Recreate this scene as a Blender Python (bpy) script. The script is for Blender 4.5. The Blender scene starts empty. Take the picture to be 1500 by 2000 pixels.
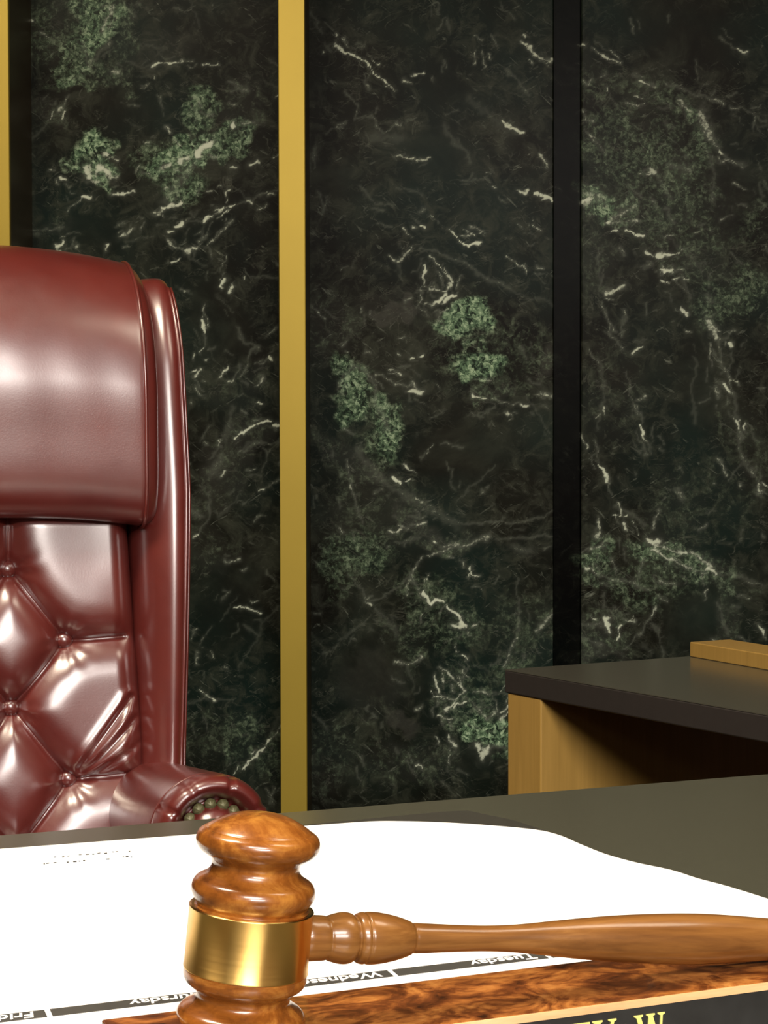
import bpy, bmesh, math, random
import numpy as np
from mathutils import Vector, Matrix

random.seed(7)
S = bpy.context.scene
COL = S.collection
PI = math.pi
R = math.radians

# ------------------------------------------------------------------ camera
FPX = 3100.0                 # focal length in pixels of the 1500 x 2000 frame
HC = 1.0555                  # camera height above the judge's floor
PITCH = math.atan(70/FPX)
cam_d = bpy.data.cameras.new('camera')
cam_d.sensor_fit = 'VERTICAL'
cam_d.sensor_height = 36
cam_d.sensor_width = 27
cam_d.lens = FPX/2000*36
cam_d.clip_start = 0.02
cam = bpy.data.objects.new('camera', cam_d)
COL.objects.link(cam)
cam.location = (0, 0, HC)
cam.rotation_euler = (PI/2-PITCH, R(0.12), 0)
S.camera = cam

# ------------------------------------------------------------------ world, exposure
S.view_settings.view_transform = 'Standard'
S.view_settings.look = 'None'
S.view_settings.gamma = 1
S.view_settings.use_curve_mapping = False
S.view_settings.exposure = 0.0
w = bpy.data.worlds.new('world')
S.world = w
w.use_nodes = True
w.node_tree.nodes['Background'].inputs[0].default_value = (1.0, .93, .82, 1)
w.node_tree.nodes['Background'].inputs[1].default_value = 0.05

CEIL = 3.1
# ceiling troffers: x, y, size x, size y, power (W), turn
LIGHTS = [(-0.95, 0.9, .9, .6, 70, 0),
          (1.3, 0.9, 1.2, .6, 14, 0),
          (0.35, -1.9, 1.8, .9, 150, 0),
          (1.35, -4.1, 2.4, 1.2, 560, 0),
          (-1.9, -4.1, 1.2, .6, 12, 0)]
for i, (x, y, sx, sy, p, a) in enumerate(LIGHTS):
    ld = bpy.data.lights.new('troffer_light', 'AREA')
    ld.shape = 'RECTANGLE'; ld.size = sx-.06; ld.size_y = sy-.06
    ld.energy = p
    ld.color = (1.0, .86, .66) if y > 0 else (1.0, .93, .86)
    lo = bpy.data.objects.new('troffer_light', ld)
    COL.objects.link(lo)
    lo.location = (x, y, CEIL-.035)
    lo.rotation_euler = (0, 0, a)

# ------------------------------------------------------------------ helpers
def tag(o, label=None, cat=None, group=None, kind=None):
    if label: o['label'] = label
    if cat: o['category'] = cat
    if group: o['group'] = group
    if kind: o['kind'] = kind
    return o

def empty(name, loc, rz=0, label=None, cat=None, group=None):
    o = bpy.data.objects.new(name, None)
    COL.objects.link(o)
    o.location = loc
    o.rotation_euler = (0, 0, rz)
    o.empty_display_size = .05
    return tag(o, label, cat, group)

def mesh(name, V, F, mat, parent=None, smooth=True, bevel=0, seg=3):
    me = bpy.data.meshes.new(name)
    me.from_pydata([tuple(v) for v in V], [], F)
    me.validate(); me.update()
    bm = bmesh.new(); bm.from_mesh(me)
    bmesh.ops.recalc_face_normals(bm, faces=bm.faces)
    bm.to_mesh(me); bm.free()
    me.materials.append(mat)
    o = bpy.data.objects.new(name, me)
    COL.objects.link(o)
    if parent: o.parent = parent
    if smooth:
        me.shade_smooth()
    if bevel:
        m = o.modifiers.new('bevel', 'BEVEL'); m.width = bevel; m.segments = seg
        m.limit_method = 'ANGLE'; m.angle_limit = R(40); m.harden_normals = True
        me.shade_smooth()
        m2 = o.modifiers.new('wn', 'WEIGHTED_NORMAL'); m2.keep_sharp = True
    return o

class MB:
    def __init__(s): s.V = []; s.F = []
    def add(s, V, F):
        n = len(s.V); s.V += [tuple(v) for v in V]; s.F += [tuple(i+n for i in f) for f in F]; return s
    def box(s, x0, x1, y0, y1, z0, z1):
        V = [(x, y, z) for z in (z0, z1) for y in (y0, y1) for x in (x0, x1)]
        return s.add(V, [(0,2,3,1),(4,5,7,6),(0,1,5,4),(2,6,7,3),(0,4,6,2),(1,3,7,5)])
    def prism(s, poly, z0, z1):
        n = len(poly)
        V = [(x, y, z0) for x, y in poly]+[(x, y, z1) for x, y in poly]
        F = [tuple(range(n))[::-1], tuple(range(n, 2*n))]+[(i, (i+1) % n, n+(i+1) % n, n+i) for i in range(n)]
        return s.add(V, F)
    def tube(s, pts, r, k=8, closed=False):
        pts = [Vector(p) for p in pts]; n = len(pts); V = []; F = []
        up = Vector((0.13, 0.27, 1)).normalized(); prev = None
        for i, p in enumerate(pts):
            a = pts[(i-1) % n] if (closed or i > 0) else p
            b = pts[(i+1) % n] if (closed or i < n-1) else p
            t = (b-a).normalized()
            if prev is None: u = t.cross(up).normalized()
            else: u = (prev-t*prev.dot(t)).normalized()
            prev = u; v = t.cross(u)
            rr = r[i] if isinstance(r, (list, tuple)) else r
            for j in range(k):
                an = 2*PI*j/k
                V.append(p+u*rr*math.cos(an)+v*rr*math.sin(an))
        for i in range(n if closed else n-1):
            for j in range(k):
                a = i*k+j; b = i*k+(j+1) % k
                c = ((i+1) % n)*k+(j+1) % k; d = ((i+1) % n)*k+j
                F.append((a, b, c, d))
        if not closed:
            F.append(tuple(range(k))[::-1]); F.append(tuple(range((n-1)*k, n*k)))
        return s.add(V, F)
    def build(s, name, mat, parent=None, smooth=False, bevel=0, seg=3):
        return mesh(name, s.V, s.F, mat, parent, smooth, bevel, seg)

def lathe(prof, seg=96, axis='z'):
    """prof: list of (radius, t) ; closed to the axis at both ends"""
    V = []; F = []; n = len(prof)
    for (r, t) in prof:
        for j in range(seg):
            a = 2*PI*j/seg
            c, s_ = r*math.cos(a), r*math.sin(a)
            V.append((c, s_, t) if axis == 'z' else (t, c, s_) if axis == 'x' else (c, t, s_))
    for i in range(n-1):
        for j in range(seg):
            F.append((i*seg+j, i*seg+(j+1) % seg, (i+1)*seg+(j+1) % seg, (i+1)*seg+j))
    F.append(tuple(range(seg))[::-1]); F.append(tuple(range((n-1)*seg, n*seg)))
    return V, F

def spline(pts, n=10):
    """Catmull-Rom through the points, (any dimension)"""
    P = [np.array(p, float) for p in pts]
    out = []
    for i in range(len(P)-1):
        p0 = P[max(i-1, 0)]; p1 = P[i]; p2 = P[i+1]; p3 = P[min(i+2, len(P)-1)]
        for k in range(n):
            t = k/n
            out.append(tuple(.5*((2*p1)+(-p0+p2)*t+(2*p0-5*p1+4*p2-p3)*t*t+(-p0+3*p1-3*p2+p3)*t**3)))
    out.append(tuple(P[-1]))
    return out

def floorpt(px, py, z):
    """where the line of sight of a photo point meets the level plane z"""
    c, s_ = math.cos(PITCH), math.sin(PITCH)
    u = (px-750)/FPX; v = (1000-py)/FPX
    d = Vector((u, c+v*s_, -s_+v*c))
    k = (z-HC)/d.z
    return (d.x*k, d.y*k)

# ------------------------------------------------------------------ materials
def new_mat(name):
    m = bpy.data.materials.new(name); m.use_nodes = True
    nt = m.node_tree
    b = nt.nodes['Principled BSDF']
    return m, nt, b

def N(nt, t, **kw):
    n = nt.nodes.new(t)
    for k, v in kw.items(): setattr(n, k, v)
    return n

def L(nt, a, b): nt.links.new(a, b)

def noise(nt, vec, scale, detail=4, rough=.55, dist=0):
    n = N(nt, 'ShaderNodeTexNoise')
    n.inputs['Scale'].default_value = scale; n.inputs['Detail'].default_value = detail
    n.inputs['Roughness'].default_value = rough; n.inputs['Distortion'].default_value = dist
    if vec is not None: L(nt, vec, n.inputs['Vector'])
    return n.outputs['Fac']

def ramp(nt, fac, stops, interp='LINEAR'):
    r = N(nt, 'ShaderNodeValToRGB')
    r.color_ramp.interpolation = interp
    el = r.color_ramp.elements
    while len(el) < len(stops): el.new(.5)
    for e, (p, c) in zip(el, stops):
        e.position = p
        e.color = (*c, 1) if isinstance(c, tuple) else (c, c, c, 1)
    L(nt, fac, r.inputs['Fac'])
    return r.outputs['Color']

def mathn(nt, op, a, b=None, clamp=False):
    n = N(nt, 'ShaderNodeMath', operation=op); n.use_clamp = clamp
    for i, v in enumerate((a, b)):
        if v is None: continue
        if isinstance(v, (int, float)): n.inputs[i].default_value = v
        else: L(nt, v, n.inputs[i])
    return n.outputs[0]

def mix(nt, fac, a, b, blend='MIX'):
    n = N(nt, 'ShaderNodeMix', data_type='RGBA', blend_type=blend)
    if isinstance(fac, (int, float)): n.inputs[0].default_value = fac
    else: L(nt, fac, n.inputs[0])
    for i, v in ((6, a), (7, b)):
        if isinstance(v, tuple): n.inputs[i].default_value = (*v, 1)
        else: L(nt, v, n.inputs[i])
    return n.outputs[2]

def mapping(nt, scale=(1, 1, 1), rot=(0, 0, 0), coord='Object'):
    tc = N(nt, 'ShaderNodeTexCoord'); mp = N(nt, 'ShaderNodeMapping')
    mp.inputs['Scale'].default_value = scale
    mp.inputs['Rotation'].default_value = rot
    L(nt, tc.outputs[coord], mp.inputs['Vector'])
    return mp.outputs['Vector']

def bump(nt, b, h, strength=.2, dist=.001):
    n = N(nt, 'ShaderNodeBump'); n.inputs['Strength'].default_value = strength
    n.inputs['Distance'].default_value = dist
    L(nt, h, n.inputs['Height']); L(nt, n.outputs[0], b.inputs['Normal'])

def plain(name, col, rough=.5, metal=0, var=.12, vscale=30, spec=.5, coat=0, bumps=0):
    m, nt, b = new_mat(name)
    v = mapping(nt)
    f = noise(nt, v, vscale, 5)
    c = ramp(nt, f, [(.25, tuple(x*(1-var) for x in col)), (.75, tuple(min(1, x*(1+var)) for x in col))])
    L(nt, c, b.inputs['Base Color'])
    b.inputs['Roughness'].default_value = rough
    b.inputs['Metallic'].default_value = metal
    b.inputs['Specular IOR Level'].default_value = spec
    b.inputs['Coat Weight'].default_value = coat
    if bumps: bump(nt, b, f, bumps, .001)
    return m

def wood(name, dark, mid, light, scale=(60, 6, 60), rough=.35, coat=.2, nscale=1.0, dist=1.5):
    m, nt, b = new_mat(name)
    v = mapping(nt, scale)
    f1 = noise(nt, v, nscale, 6, .6, dist)
    f2 = noise(nt, v, nscale*5, 4, .6, .5)
    f = mathn(nt, 'ADD', mathn(nt, 'MULTIPLY', f1, .75), mathn(nt, 'MULTIPLY', f2, .25))
    c = ramp(nt, f, [(.32, dark), (.5, mid), (.68, light)])
    L(nt, c, b.inputs['Base Color'])
    b.inputs['Roughness'].default_value = rough
    b.inputs['Coat Weight'].default_value = coat
    b.inputs['Coat Roughness'].default_value = .12
    return m

def leather_mat():
    m, nt, b = new_mat('oxblood_leather')
    v = mapping(nt)
    f = noise(nt, v, 9, 4, .6)
    c = ramp(nt, f, [(.3, (.100, .0125, .0100)), (.7, (.135, .0185, .0135))])
    L(nt, c, b.inputs['Base Color'])
    vo = N(nt, 'ShaderNodeTexVoronoi'); vo.inputs['Scale'].default_value = 420
    L(nt, v, vo.inputs['Vector'])
    rr = ramp(nt, noise(nt, v, 26, 5, .6), [(.3, .30), (.7, .38)])
    L(nt, rr, b.inputs['Roughness'])
    b.inputs['Specular IOR Level'].default_value = .9
    b.inputs['Coat Weight'].default_value = 1
    b.inputs['Coat IOR'].default_value = 1.65
    b.inputs['Coat Roughness'].default_value = .25
    bump(nt, b, vo.outputs['Distance'], .05, .0008)
    return m
LEATHER = leather_mat()
M_DARKWOOD = wood('dark_walnut', (.02, .008, .004), (.05, .02, .009), (.08, .035, .015), (8, 60, 60))
M_OAK = wood('honey_oak', (.33, .195, .048), (.37, .220, .055), (.41, .245, .064), (60, 60, 3), .38, .1)
M_GAVEL = wood('turned_walnut', (.085, .023, .004), (.26, .082, .012), (.56, .24, .042), (30, 30, 42), .26, .5, 1.0, 1.6)
M_HANDLE = wood('turned_handle_wood', (.115, .042, .009), (.215, .088, .020), (.33, .150, .040), (6, 60, 60), .28, .4)
M_BLACK = plain('black_metal', (.01, .01, .01), .4, .3)

def burl_mat():
    m, nt, b = new_mat('burl_wood')
    v = mapping(nt, (1, 1.5, 1))
    f1 = noise(nt, v, 26, 7, .62, 2.2)
    f2 = noise(nt, v, 110, 5, .6, 1.0)
    f = mathn(nt, 'ADD', mathn(nt, 'MULTIPLY', f1, .8), mathn(nt, 'MULTIPLY', f2, .2))
    c = ramp(nt, f, [(.34, (.035, .010, .003)), (.46, (.16, .045, .010)), (.56, (.40, .14, .030)), (.70, (.66, .30, .075))])
    L(nt, c, b.inputs['Base Color'])
    b.inputs['Roughness'].default_value = .3
    b.inputs['Coat Weight'].default_value = .3
    return m
M_BURL = burl_mat()
M_EDGE = wood('pale_edge_wood', (.55, .30, .13), (.68, .40, .19), (.78, .5, .26), (8, 60, 60), .4, .1)
M_PLATE = plain('black_name_plate', (.022, .023, .022), .22, .0, .25, 60)
M_GOLDLETTER = plain('gold_letter_paint', (.78, .72, .22), .35, .2, .05)
M_BRASS = plain('satin_brass_trim', (.385, .275, .036), .45, .5, .05, 4)
M_BENCH = plain('charcoal_laminate', (.070, .068, .047), .24, 0, .07, 220, .5)
M_WING = plain('charcoal_laminate_wing', (.066, .062, .046), .22, 0, .07, 220, .5)
M_EDGEBAND = plain('dark_edge_band', (.028, .023, .020), .5, 0, .1, 100)
M_MAT = plain('dark_grey_blotter', (.040, .038, .030), .5, 0, .1, 150)
M_PAPER = plain('white_paper', (.93, .92, .90), .6, 0, .01, 20)
M_INK = plain('grey_ink', (.055, .052, .045), .6, 0, .15, 80)
M_SPECK = plain('faded_ink', (.03, .03, .03), .7, 0, .2, 300)
M_NAIL = plain('antique_brass_nail', (.16, .15, .07), .45, .3, .2, 300)
M_FLOOR = plain('dark_carpet', (.05, .035, .03), .95, 0, .4, 300, .1)
M_CEIL = plain('ceiling_tile', (.40, .37, .32), .9, 0, .05, 60)
M_WALL = plain('room_wall_panelling', (.075, .045, .025), .8, 0, .06, 3)
M_STONE = plain('dark_backing', (.01, .01, .01), .5, 0)
M_GLOSSBLACK = plain('polished_black_stone', (.006, .006, .006), .12, 0, .3, 20)
M_RETURN = plain('shaded_brass_return', (.065, .045, .018), .35, .4, .15, 5)  # fin sides: the shadow side of the brass, its shade put into the colour

def band_mat():
    m, nt, b = new_mat('polished_brass_band')
    v = mapping(nt, (3, 3, 500))
    f = noise(nt, v, 1, 3)
    b.inputs['Base Color'].default_value = (1.0, .64, .20, 1)
    b.inputs['Metallic'].default_value = 1
    rr = ramp(nt, f, [(.3, .30), (.7, .36)])
    L(nt, rr, b.inputs['Roughness'])
    b.inputs['Anisotropic'].default_value = .9
    b.inputs['Anisotropic Rotation'].default_value = .25
    tg = N(nt, 'ShaderNodeTangent', direction_type='RADIAL', axis='Z')
    L(nt, tg.outputs[0], b.inputs['Tangent'])
    return m
M_BAND = band_mat()

def diffuser_mat():
    m, nt, b = new_mat('lamp_diffuser')
    b.inputs['Emission Color'].default_value = (1, .93, .8, 1)
    b.inputs['Emission Strength'].default_value = 2.0
    return m
M_DIFF = diffuser_mat()

# ------------------------------------------------------------------ room
WALL_Y = 3.42        # front plane of the marble
def struct(name, mb, mat, **k):
    return tag(mb.build(name, mat, **k), kind='structure')
struct('floor', MB().box(-4, 4, -6, WALL_Y+.2, -.1, 0), M_FLOOR)
struct('ceiling', MB().box(-4.1, 4.1, -6.1, WALL_Y+.2, CEIL, CEIL+.1), M_CEIL)
struct('wall_left', MB().box(-4.1, -4, -6, WALL_Y+.2, 0, CEIL), M_WALL)
struct('wall_right', MB().box(4, 4.1, -6, WALL_Y+.2, 0, CEIL), M_WALL)
struct('wall_front', MB().box(-4, 4, -6.1, -6, 0, CEIL), M_WALL)

for i, (x, y, sx, sy, p, a) in enumerate(LIGHTS):
    t = empty('ceiling_light', (x, y, CEIL), a)
    where = ['above the bench on the chair side', 'above the bench on the side desk end',
             'alone in the middle of the room',
             'in the row farthest from the marble, side desk end', 'in the row farthest from the marble, chair side'][i]
    tag(t, 'rectangular white ceiling light '+where, 'ceiling light', 'ceiling lights')
    f = MB()
    f.box(-sx/2, sx/2, -sy/2, -sy/2+.03, -.05, 0).box(-sx/2, sx/2, sy/2-.03, sy/2, -.05, 0)
    f.box(-sx/2, -sx/2+.03, -sy/2+.03, sy/2-.03, -.05, 0).box(sx/2-.03, sx/2, -sy/2+.03, sy/2-.03, -.05, 0)
    f.build('frame', M_CEIL, t)
    MB().box(-sx/2+.03, sx/2-.03, -sy/2+.03, sy/2-.03, -.02, -.005).build('diffuser', M_DIFF, t)

# ------------------------------------------------------------------ marble
def vnoise(x, z, freq, seed):
    rs = np.random.RandomState(seed)
    T = rs.rand(256, 256)
    u = x*freq+1000.3; v = z*freq+1000.7
    iu = np.floor(u).astype(int); iv = np.floor(v).astype(int)
    fu = u-iu; fv = v-iv
    fu = fu*fu*(3-2*fu); fv = fv*fv*(3-2*fv)
    a = T[iu % 256, iv % 256]; b = T[(iu+1) % 256, iv % 256]
    c = T[iu % 256, (iv+1) % 256]; d = T[(iu+1) % 256, (iv+1) % 256]
    return (a*(1-fu)+b*fu)*(1-fv)+(c*(1-fu)+d*fu)*fv

VEINS = {
 (580, 0, .35): [
  (3,.35,[(100,60),(140,180)]),(4,.8,[(150,290),(155,292)]),(4,.7,[(222,200),(230,210)]),
  (5,.85,[(210,250),(380,350),(430,400),(540,510)]),(3,.35,[(370,430),(400,510)]),(5,.7,[(600,460),(640,470)]),
  (3,.35,[(1140,20),(1220,110)]),(6,.7,[(1260,240),(1310,290),(1400,340),(1425,325)]),(3,.6,[(1270,200),(1290,205)]),
  (3,.5,[(1000,210),(1050,240)]),(3,.5,[(1095,200),(1115,250)]),(3,.5,[(990,350),(1015,290)]),(3,.5,[(1085,310),(1090,335)]),
  (6,.35,[(1180,400),(1240,440),(1300,540)]),(6,.85,[(1150,660),(1250,740)]),(14,.2,[(960,560),(1200,720)]),
  (3,.4,[(280,520),(350,600),(330,680),(440,630),(480,730),(580,690)]),(4,.4,[(230,700),(280,680)]),
  (22,.28,[(430,770),(560,750)]),(5,.6,[(570,690),(585,690)]),(4,.7,[(550,880),(630,900),(700,905),(760,880)]),
  (7,.3,[(820,690),(870,780),(940,850),(960,900)]),(4,.3,[(830,640),(900,600)]),(7,.55,[(1340,850),(1400,920)]),
  (5,.7,[(1090,1030),(1110,1045)]),(5,.8,[(1230,1070),(1270,1080)]),(5,.9,[(1320,1080),(1370,1080),(1425,1115)]),
  (4,.7,[(1330,1250),(1365,1300)]),(4,.4,[(440,1140),(490,1160)]),(9,.45,[(690,1160),(715,1165)]),
  (5,.9,[(650,1255),(680,1270)]),(5,.9,[(705,1258),(722,1262)]),(5,1,[(860,1270),(950,1360),(1010,1375)]),
  (4,.6,[(970,1250),(1050,1310)]),(4,.7,[(1160,1430),(1280,1510)]),(4,.6,[(1340,1490),(1375,1495)]),(3,.5,[(1330,1520),(1400,1530)]),
  (6,.35,[(700,1390),(900,1460),(1200,1610)]),(5,.2,[(1200,1610),(1420,1720)]),
  (4,.3,[(330,250),(380,240)]),(4,.3,[(800,20),(790,60)]),(3,.3,[(840,90),(840,180)]),(3,.3,[(820,330),(830,400)]),
  (5,.5,[(85,1710),(150,1780)]),(4,.6,[(358,1715),(360,1735)]),(4,.4,[(280,1470),(240,1490)]),
  (4,.5,[(250,1920),(280,1890)]),(4,.5,[(390,1950),(420,1965)]),(8,.4,[(90,830),(100,900)]),(4,.35,[(150,1180),(170,1100)]),
  (3,.3,[(350,1040),(480,1130)]),(3,.3,[(560,1040),(700,1080)]),(4,.35,[(930,1000),(1060,990)])],
 (580, 600, .35): [
  (5,.9,[(980,500),(1050,520)]),(4,.55,[(1090,520),(1290,550)]),(5,.7,[(1265,542),(1295,548)]),(8,.6,[(1370,470),(1425,490)]),
  (3,.25,[(1300,500),(1420,690)]),(5,.7,[(520,350),(590,370)]),(5,.5,[(450,390),(640,430)]),(9,.8,[(625,460),(700,472)]),(7,.6,[(640,420),(670,450)]),
  (6,.9,[(680,270),(705,265)]),(5,.7,[(635,285),(645,285)]),(5,.5,[(1050,400),(1080,410)]),
  (6,.4,[(230,430),(320,320),(420,400),(450,560),(520,680)]),(5,.5,[(250,670),(320,710)]),
  (8,.95,[(545,940),(585,975)]),(16,.28,[(350,800),(460,960),(700,1080),(880,1200)]),(4,.5,[(680,1060),(780,1130)]),
  (3,.45,[(290,850),(330,1050),(370,1200)]),(4,.7,[(312,990),(318,1010)]),(6,.7,[(540,1245),(600,1230)]),(6,.65,[(640,1205),(710,1190)]),(4,.4,[(630,1160),(680,1158)]),
  (9,.5,[(810,1330),(950,1310),(1070,1270)]),(4,.3,[(1100,1290),(1420,1280)]),(3,.35,[(880,1200),(1250,1200),(1420,1130)]),
  (14,.3,[(1210,1340),(1290,1360)]),(5,.45,[(1370,1360),(1420,1330)]),(6,.9,[(765,1300),(775,1305)]),
  (4,.55,[(860,1340),(700,1410),(640,1470),(590,1610)]),(5,.45,[(620,1490),(700,1650)]),(6,.9,[(690,1600),(725,1670),(760,1630),(800,1640)]),
  (8,.95,[(830,1670),(890,1700),(900,1760)]),(10,.8,[(870,1770),(915,1765)]),(5,.7,[(960,1762),(970,1765)]),
  (6,.6,[(900,1400),(930,1440)]),(5,.85,[(970,1440),(975,1490),(995,1505)]),
  (3,.35,[(300,1490),(370,1560),(390,1640),(480,1600),(560,1560),(640,1470)]),(6,.7,[(385,1640),(415,1650)]),(6,.7,[(225,1230),(235,1260)]),
  (5,.4,[(265,1580),(290,1575)]),(3,.22,[(420,1720),(250,1850)]),(3,.4,[(90,1710),(130,1720)]),(9,.22,[(460,1690),(560,1820)]),
  (6,.5,[(1190,1890),(1150,2000)]),(5,.4,[(1270,1950),(1250,2000)]),(6,.5,[(1330,1800),(1420,1710)]),(6,.9,[(910,1945),(940,1975)]),(5,.5,[(560,1980),(600,2000)]),
  (4,.3,[(1230,1500),(1240,1750),(1200,1900)]),(4,.4,[(870,770),(930,770)]),(3,.3,[(870,900),(865,960)]),(3,.25,[(1100,880),(900,1080)]),
  (4,.4,[(700,850),(740,800)]),(4,.4,[(1040,1030),(1045,1045)]),(5,.35,[(480,1020),(440,1050)]),(4,.4,[(200,800),(215,820)]),(5,.4,[(95,1030),(100,1050)]),
  (3,.35,[(1000,630),(1100,560)]),(3,.3,[(740,620),(820,560)]),(4,.3,[(560,1300),(700,1290)]),(5,.35,[(1240,220),(1290,290)])],
 (330, 1050, .4467): [
  (4,.8,[(300,290),(350,305),(400,330)]),(3,.45,[(425,140),(455,180)]),(3,.4,[(250,90),(310,95)]),(3,.5,[(110,400),(105,440)]),
  (4,.5,[(130,500),(120,560)]),(4,.3,[(85,540),(80,600)]),(4,.8,[(165,685),(200,710)]),(3,.25,[(60,720),(150,710),(280,700)]),(4,.8,[(310,1000),(380,950),(430,890)]),
  (3,.5,[(430,890),(490,820)]),(12,.18,[(440,850),(490,770)]),(5,.45,[(430,1160),(470,1100)]),(3,.3,[(150,780),(165,850)]),(4,.5,[(250,570),(262,585)]),
  (3,.2,[(480,290),(350,480),(310,600)]),(3,.2,[(300,240),(230,360)]),
  (6,.8,[(1090,990),(1115,1000)]),(4,.35,[(1030,970),(1080,1040)]),(8,.7,[(1220,860),(1260,910)]),(12,.75,[(1350,900),(1370,955),(1400,920)]),(8,.4,[(1400,920),(1470,930)]),
  (5,.4,[(1190,1070),(1250,1130)]),(3,.25,[(880,350),(770,440)]),(5,.3,[(640,780),(690,840)]),(4,.4,[(885,770),(888,790)]),(6,.3,[(980,910),(1000,930)]),
  (6,.35,[(1270,1010),(1310,1025)]),(4,.3,[(840,950),(850,1010)]),(4,.3,[(670,500),(700,495)]),(5,.3,[(380,430),(340,380)])],
 (1050, 0, .325): [
  (3,.45,[(560,120),(575,210)]),(3,.35,[(800,90),(780,140)]),(4,.4,[(1110,240),(1200,290)]),(7,.8,[(1200,285),(1250,305)]),
  (4,.9,[(250,260),(295,275)]),(4,.6,[(330,290),(440,360),(500,390)]),(6,.8,[(395,340),(435,365)]),(3,.3,[(350,250),(430,310)]),
  (9,.5,[(620,500),(710,530)]),(7,.8,[(622,500),(650,508)]),(4,.7,[(430,535),(435,550)]),(4,.55,[(265,490),(290,520),(310,490)]),
  (5,.6,[(520,630),(600,650),(640,630)]),(4,.5,[(270,720),(330,735)]),(5,.4,[(780,510),(880,550),(1000,600),(1120,640)]),(4,.55,[(1060,610),(1120,640)]),(4,.5,[(1170,655),(1225,650)]),
  (3,.35,[(1225,650),(1380,720)]),(9,.55,[(850,620),(930,690)]),(14,.55,[(990,680),(1040,830)]),(10,.45,[(1040,830),(1100,930),(1240,1010)]),(6,.9,[(1090,925),(1105,935)]),
  (4,.55,[(340,840),(400,910)]),(7,.7,[(680,1020),(710,1040)]),(7,.28,[(710,1040),(820,1200)]),(12,.4,[(800,990),(900,1020)]),
  (4,.5,[(560,1120),(640,1190)]),(4,.4,[(690,1180),(720,1250)]),(6,.35,[(1060,1080),(1065,1220)]),(5,.3,[(1020,900),(1070,1070)]),
  (16,.9,[(265,1220),(290,1220)]),(22,.45,[(270,1170),(390,1200)]),(5,.9,[(410,1330),(430,1325)]),(5,.5,[(440,1330),(520,1320),(630,1330)]),(12,.5,[(450,1300),(600,1240)]),
  (5,.9,[(450,1385),(480,1385)]),(7,.95,[(545,1385),(650,1425)]),(7,.9,[(660,1520),(690,1525)]),(8,.9,[(720,1530),(800,1530)]),(7,.5,[(500,1500),(540,1540)]),(6,.9,[(735,1625),(770,1640),(810,1630)]),
  (6,.5,[(820,1640),(890,1630)]),(9,.4,[(640,1600),(680,1570)]),(10,.7,[(425,1745),(500,1725)]),(5,.35,[(880,1660),(940,1800)]),(5,.45,[(400,1810),(480,1980)]),(4,.4,[(520,1870),(530,1950)]),
  (8,.4,[(1020,1780),(1050,1830)]),(4,.55,[(875,1850),(910,1890)]),(7,.6,[(1010,1920),(1080,1990)]),(4,.4,[(960,1350),(1000,1350)]),(4,.45,[(1110,1340),(1160,1310)]),
  (5,.35,[(1180,1520),(1250,1600)]),(5,.4,[(1330,760),(1340,780)]),(4,.3,[(1330,1120),(1345,1180)]),(5,.4,[(790,1280),(820,1330)]),(6,.2,[(800,1420),(1000,1640)]),
  (4,.3,[(450,590),(480,650)]),(4,.3,[(720,650),(780,670)]),(3,.3,[(370,1500),(380,1740)]),(4,.3,[(1180,690),(1220,720)]),(5,.4,[(1370,1480),(1385,1510)]),(3,.35,[(960,380),(965,500)])],
 (1050, 600, .35): [
  (5,.45,[(400,0),(430,160),(480,230)]),(4,.35,[(480,20),(485,170)]),(5,.8,[(520,250),(600,210)]),(4,.4,[(500,350),(520,500),(590,640)]),(6,.9,[(580,655),(605,740)]),(4,.35,[(605,740),(620,830)]),
  (5,.5,[(570,520),(610,490)]),(4,.7,[(380,550),(385,590)]),(4,.25,[(340,290),(370,520),(345,700)]),(5,.4,[(330,770),(345,890)]),(5,.85,[(345,890),(375,980)]),(3,.4,[(375,980),(400,1060)]),
  (5,.65,[(250,730),(280,800)]),(4,.35,[(300,840),(350,890)]),(5,.8,[(815,0),(840,40)]),(13,.6,[(950,80),(1010,180)]),(5,.4,[(1010,180),(1060,400),(1080,490)]),(6,.6,[(970,200),(985,330)]),
  (7,.9,[(1030,440),(1060,485)]),(5,.5,[(1045,330),(1070,420)]),(8,.5,[(990,460),(1000,520)]),(4,.4,[(900,540),(950,520)]),(5,.8,[(1080,205),(1085,230)]),(5,.5,[(1085,140),(1110,125)]),
  (5,.25,[(870,270),(870,650)]),(5,.35,[(1080,490),(1120,650),(1150,850),(1240,1000)]),(7,.8,[(1115,635),(1125,660)]),(9,.45,[(1135,690),(1140,730)]),(9,.6,[(1240,990),(1255,1050)]),(6,.4,[(1180,900),(1220,950)]),
  (6,.5,[(1000,850),(1060,930)]),(4,.35,[(1080,960),(1110,910)]),(10,.45,[(770,1020),(790,1060)]),(6,.35,[(430,1120),(600,1220)]),(6,.5,[(650,1240),(680,1130)]),(5,.75,[(468,1220),(480,1250)]),
  (11,.8,[(620,1290),(650,1320),(690,1300)]),(9,.6,[(650,1330),(740,1350),(880,1390),(1000,1490)]),(5,.3,[(1000,1490),(1100,1500),(1250,1560)]),(7,.7,[(640,1360),(750,1410)]),(6,.6,[(750,1410),(850,1470)]),
  (7,.85,[(940,1465),(985,1480)]),(6,.7,[(810,1370),(840,1375)]),(6,.7,[(260,1450),(310,1480)]),(6,.4,[(310,1480),(520,1540),(630,1585)]),(10,.5,[(250,1370),(300,1350),(350,1330)]),(6,.6,[(330,1180),(340,1290)]),
  (4,.5,[(400,1390),(430,1480)]),(5,.5,[(580,1400),(570,1520)]),(8,.5,[(700,1530),(760,1530)]),(4,.5,[(680,1620),(730,1650)]),(6,.55,[(650,1740),(670,1690)]),(5,.45,[(560,1830),(650,1740)]),
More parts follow.
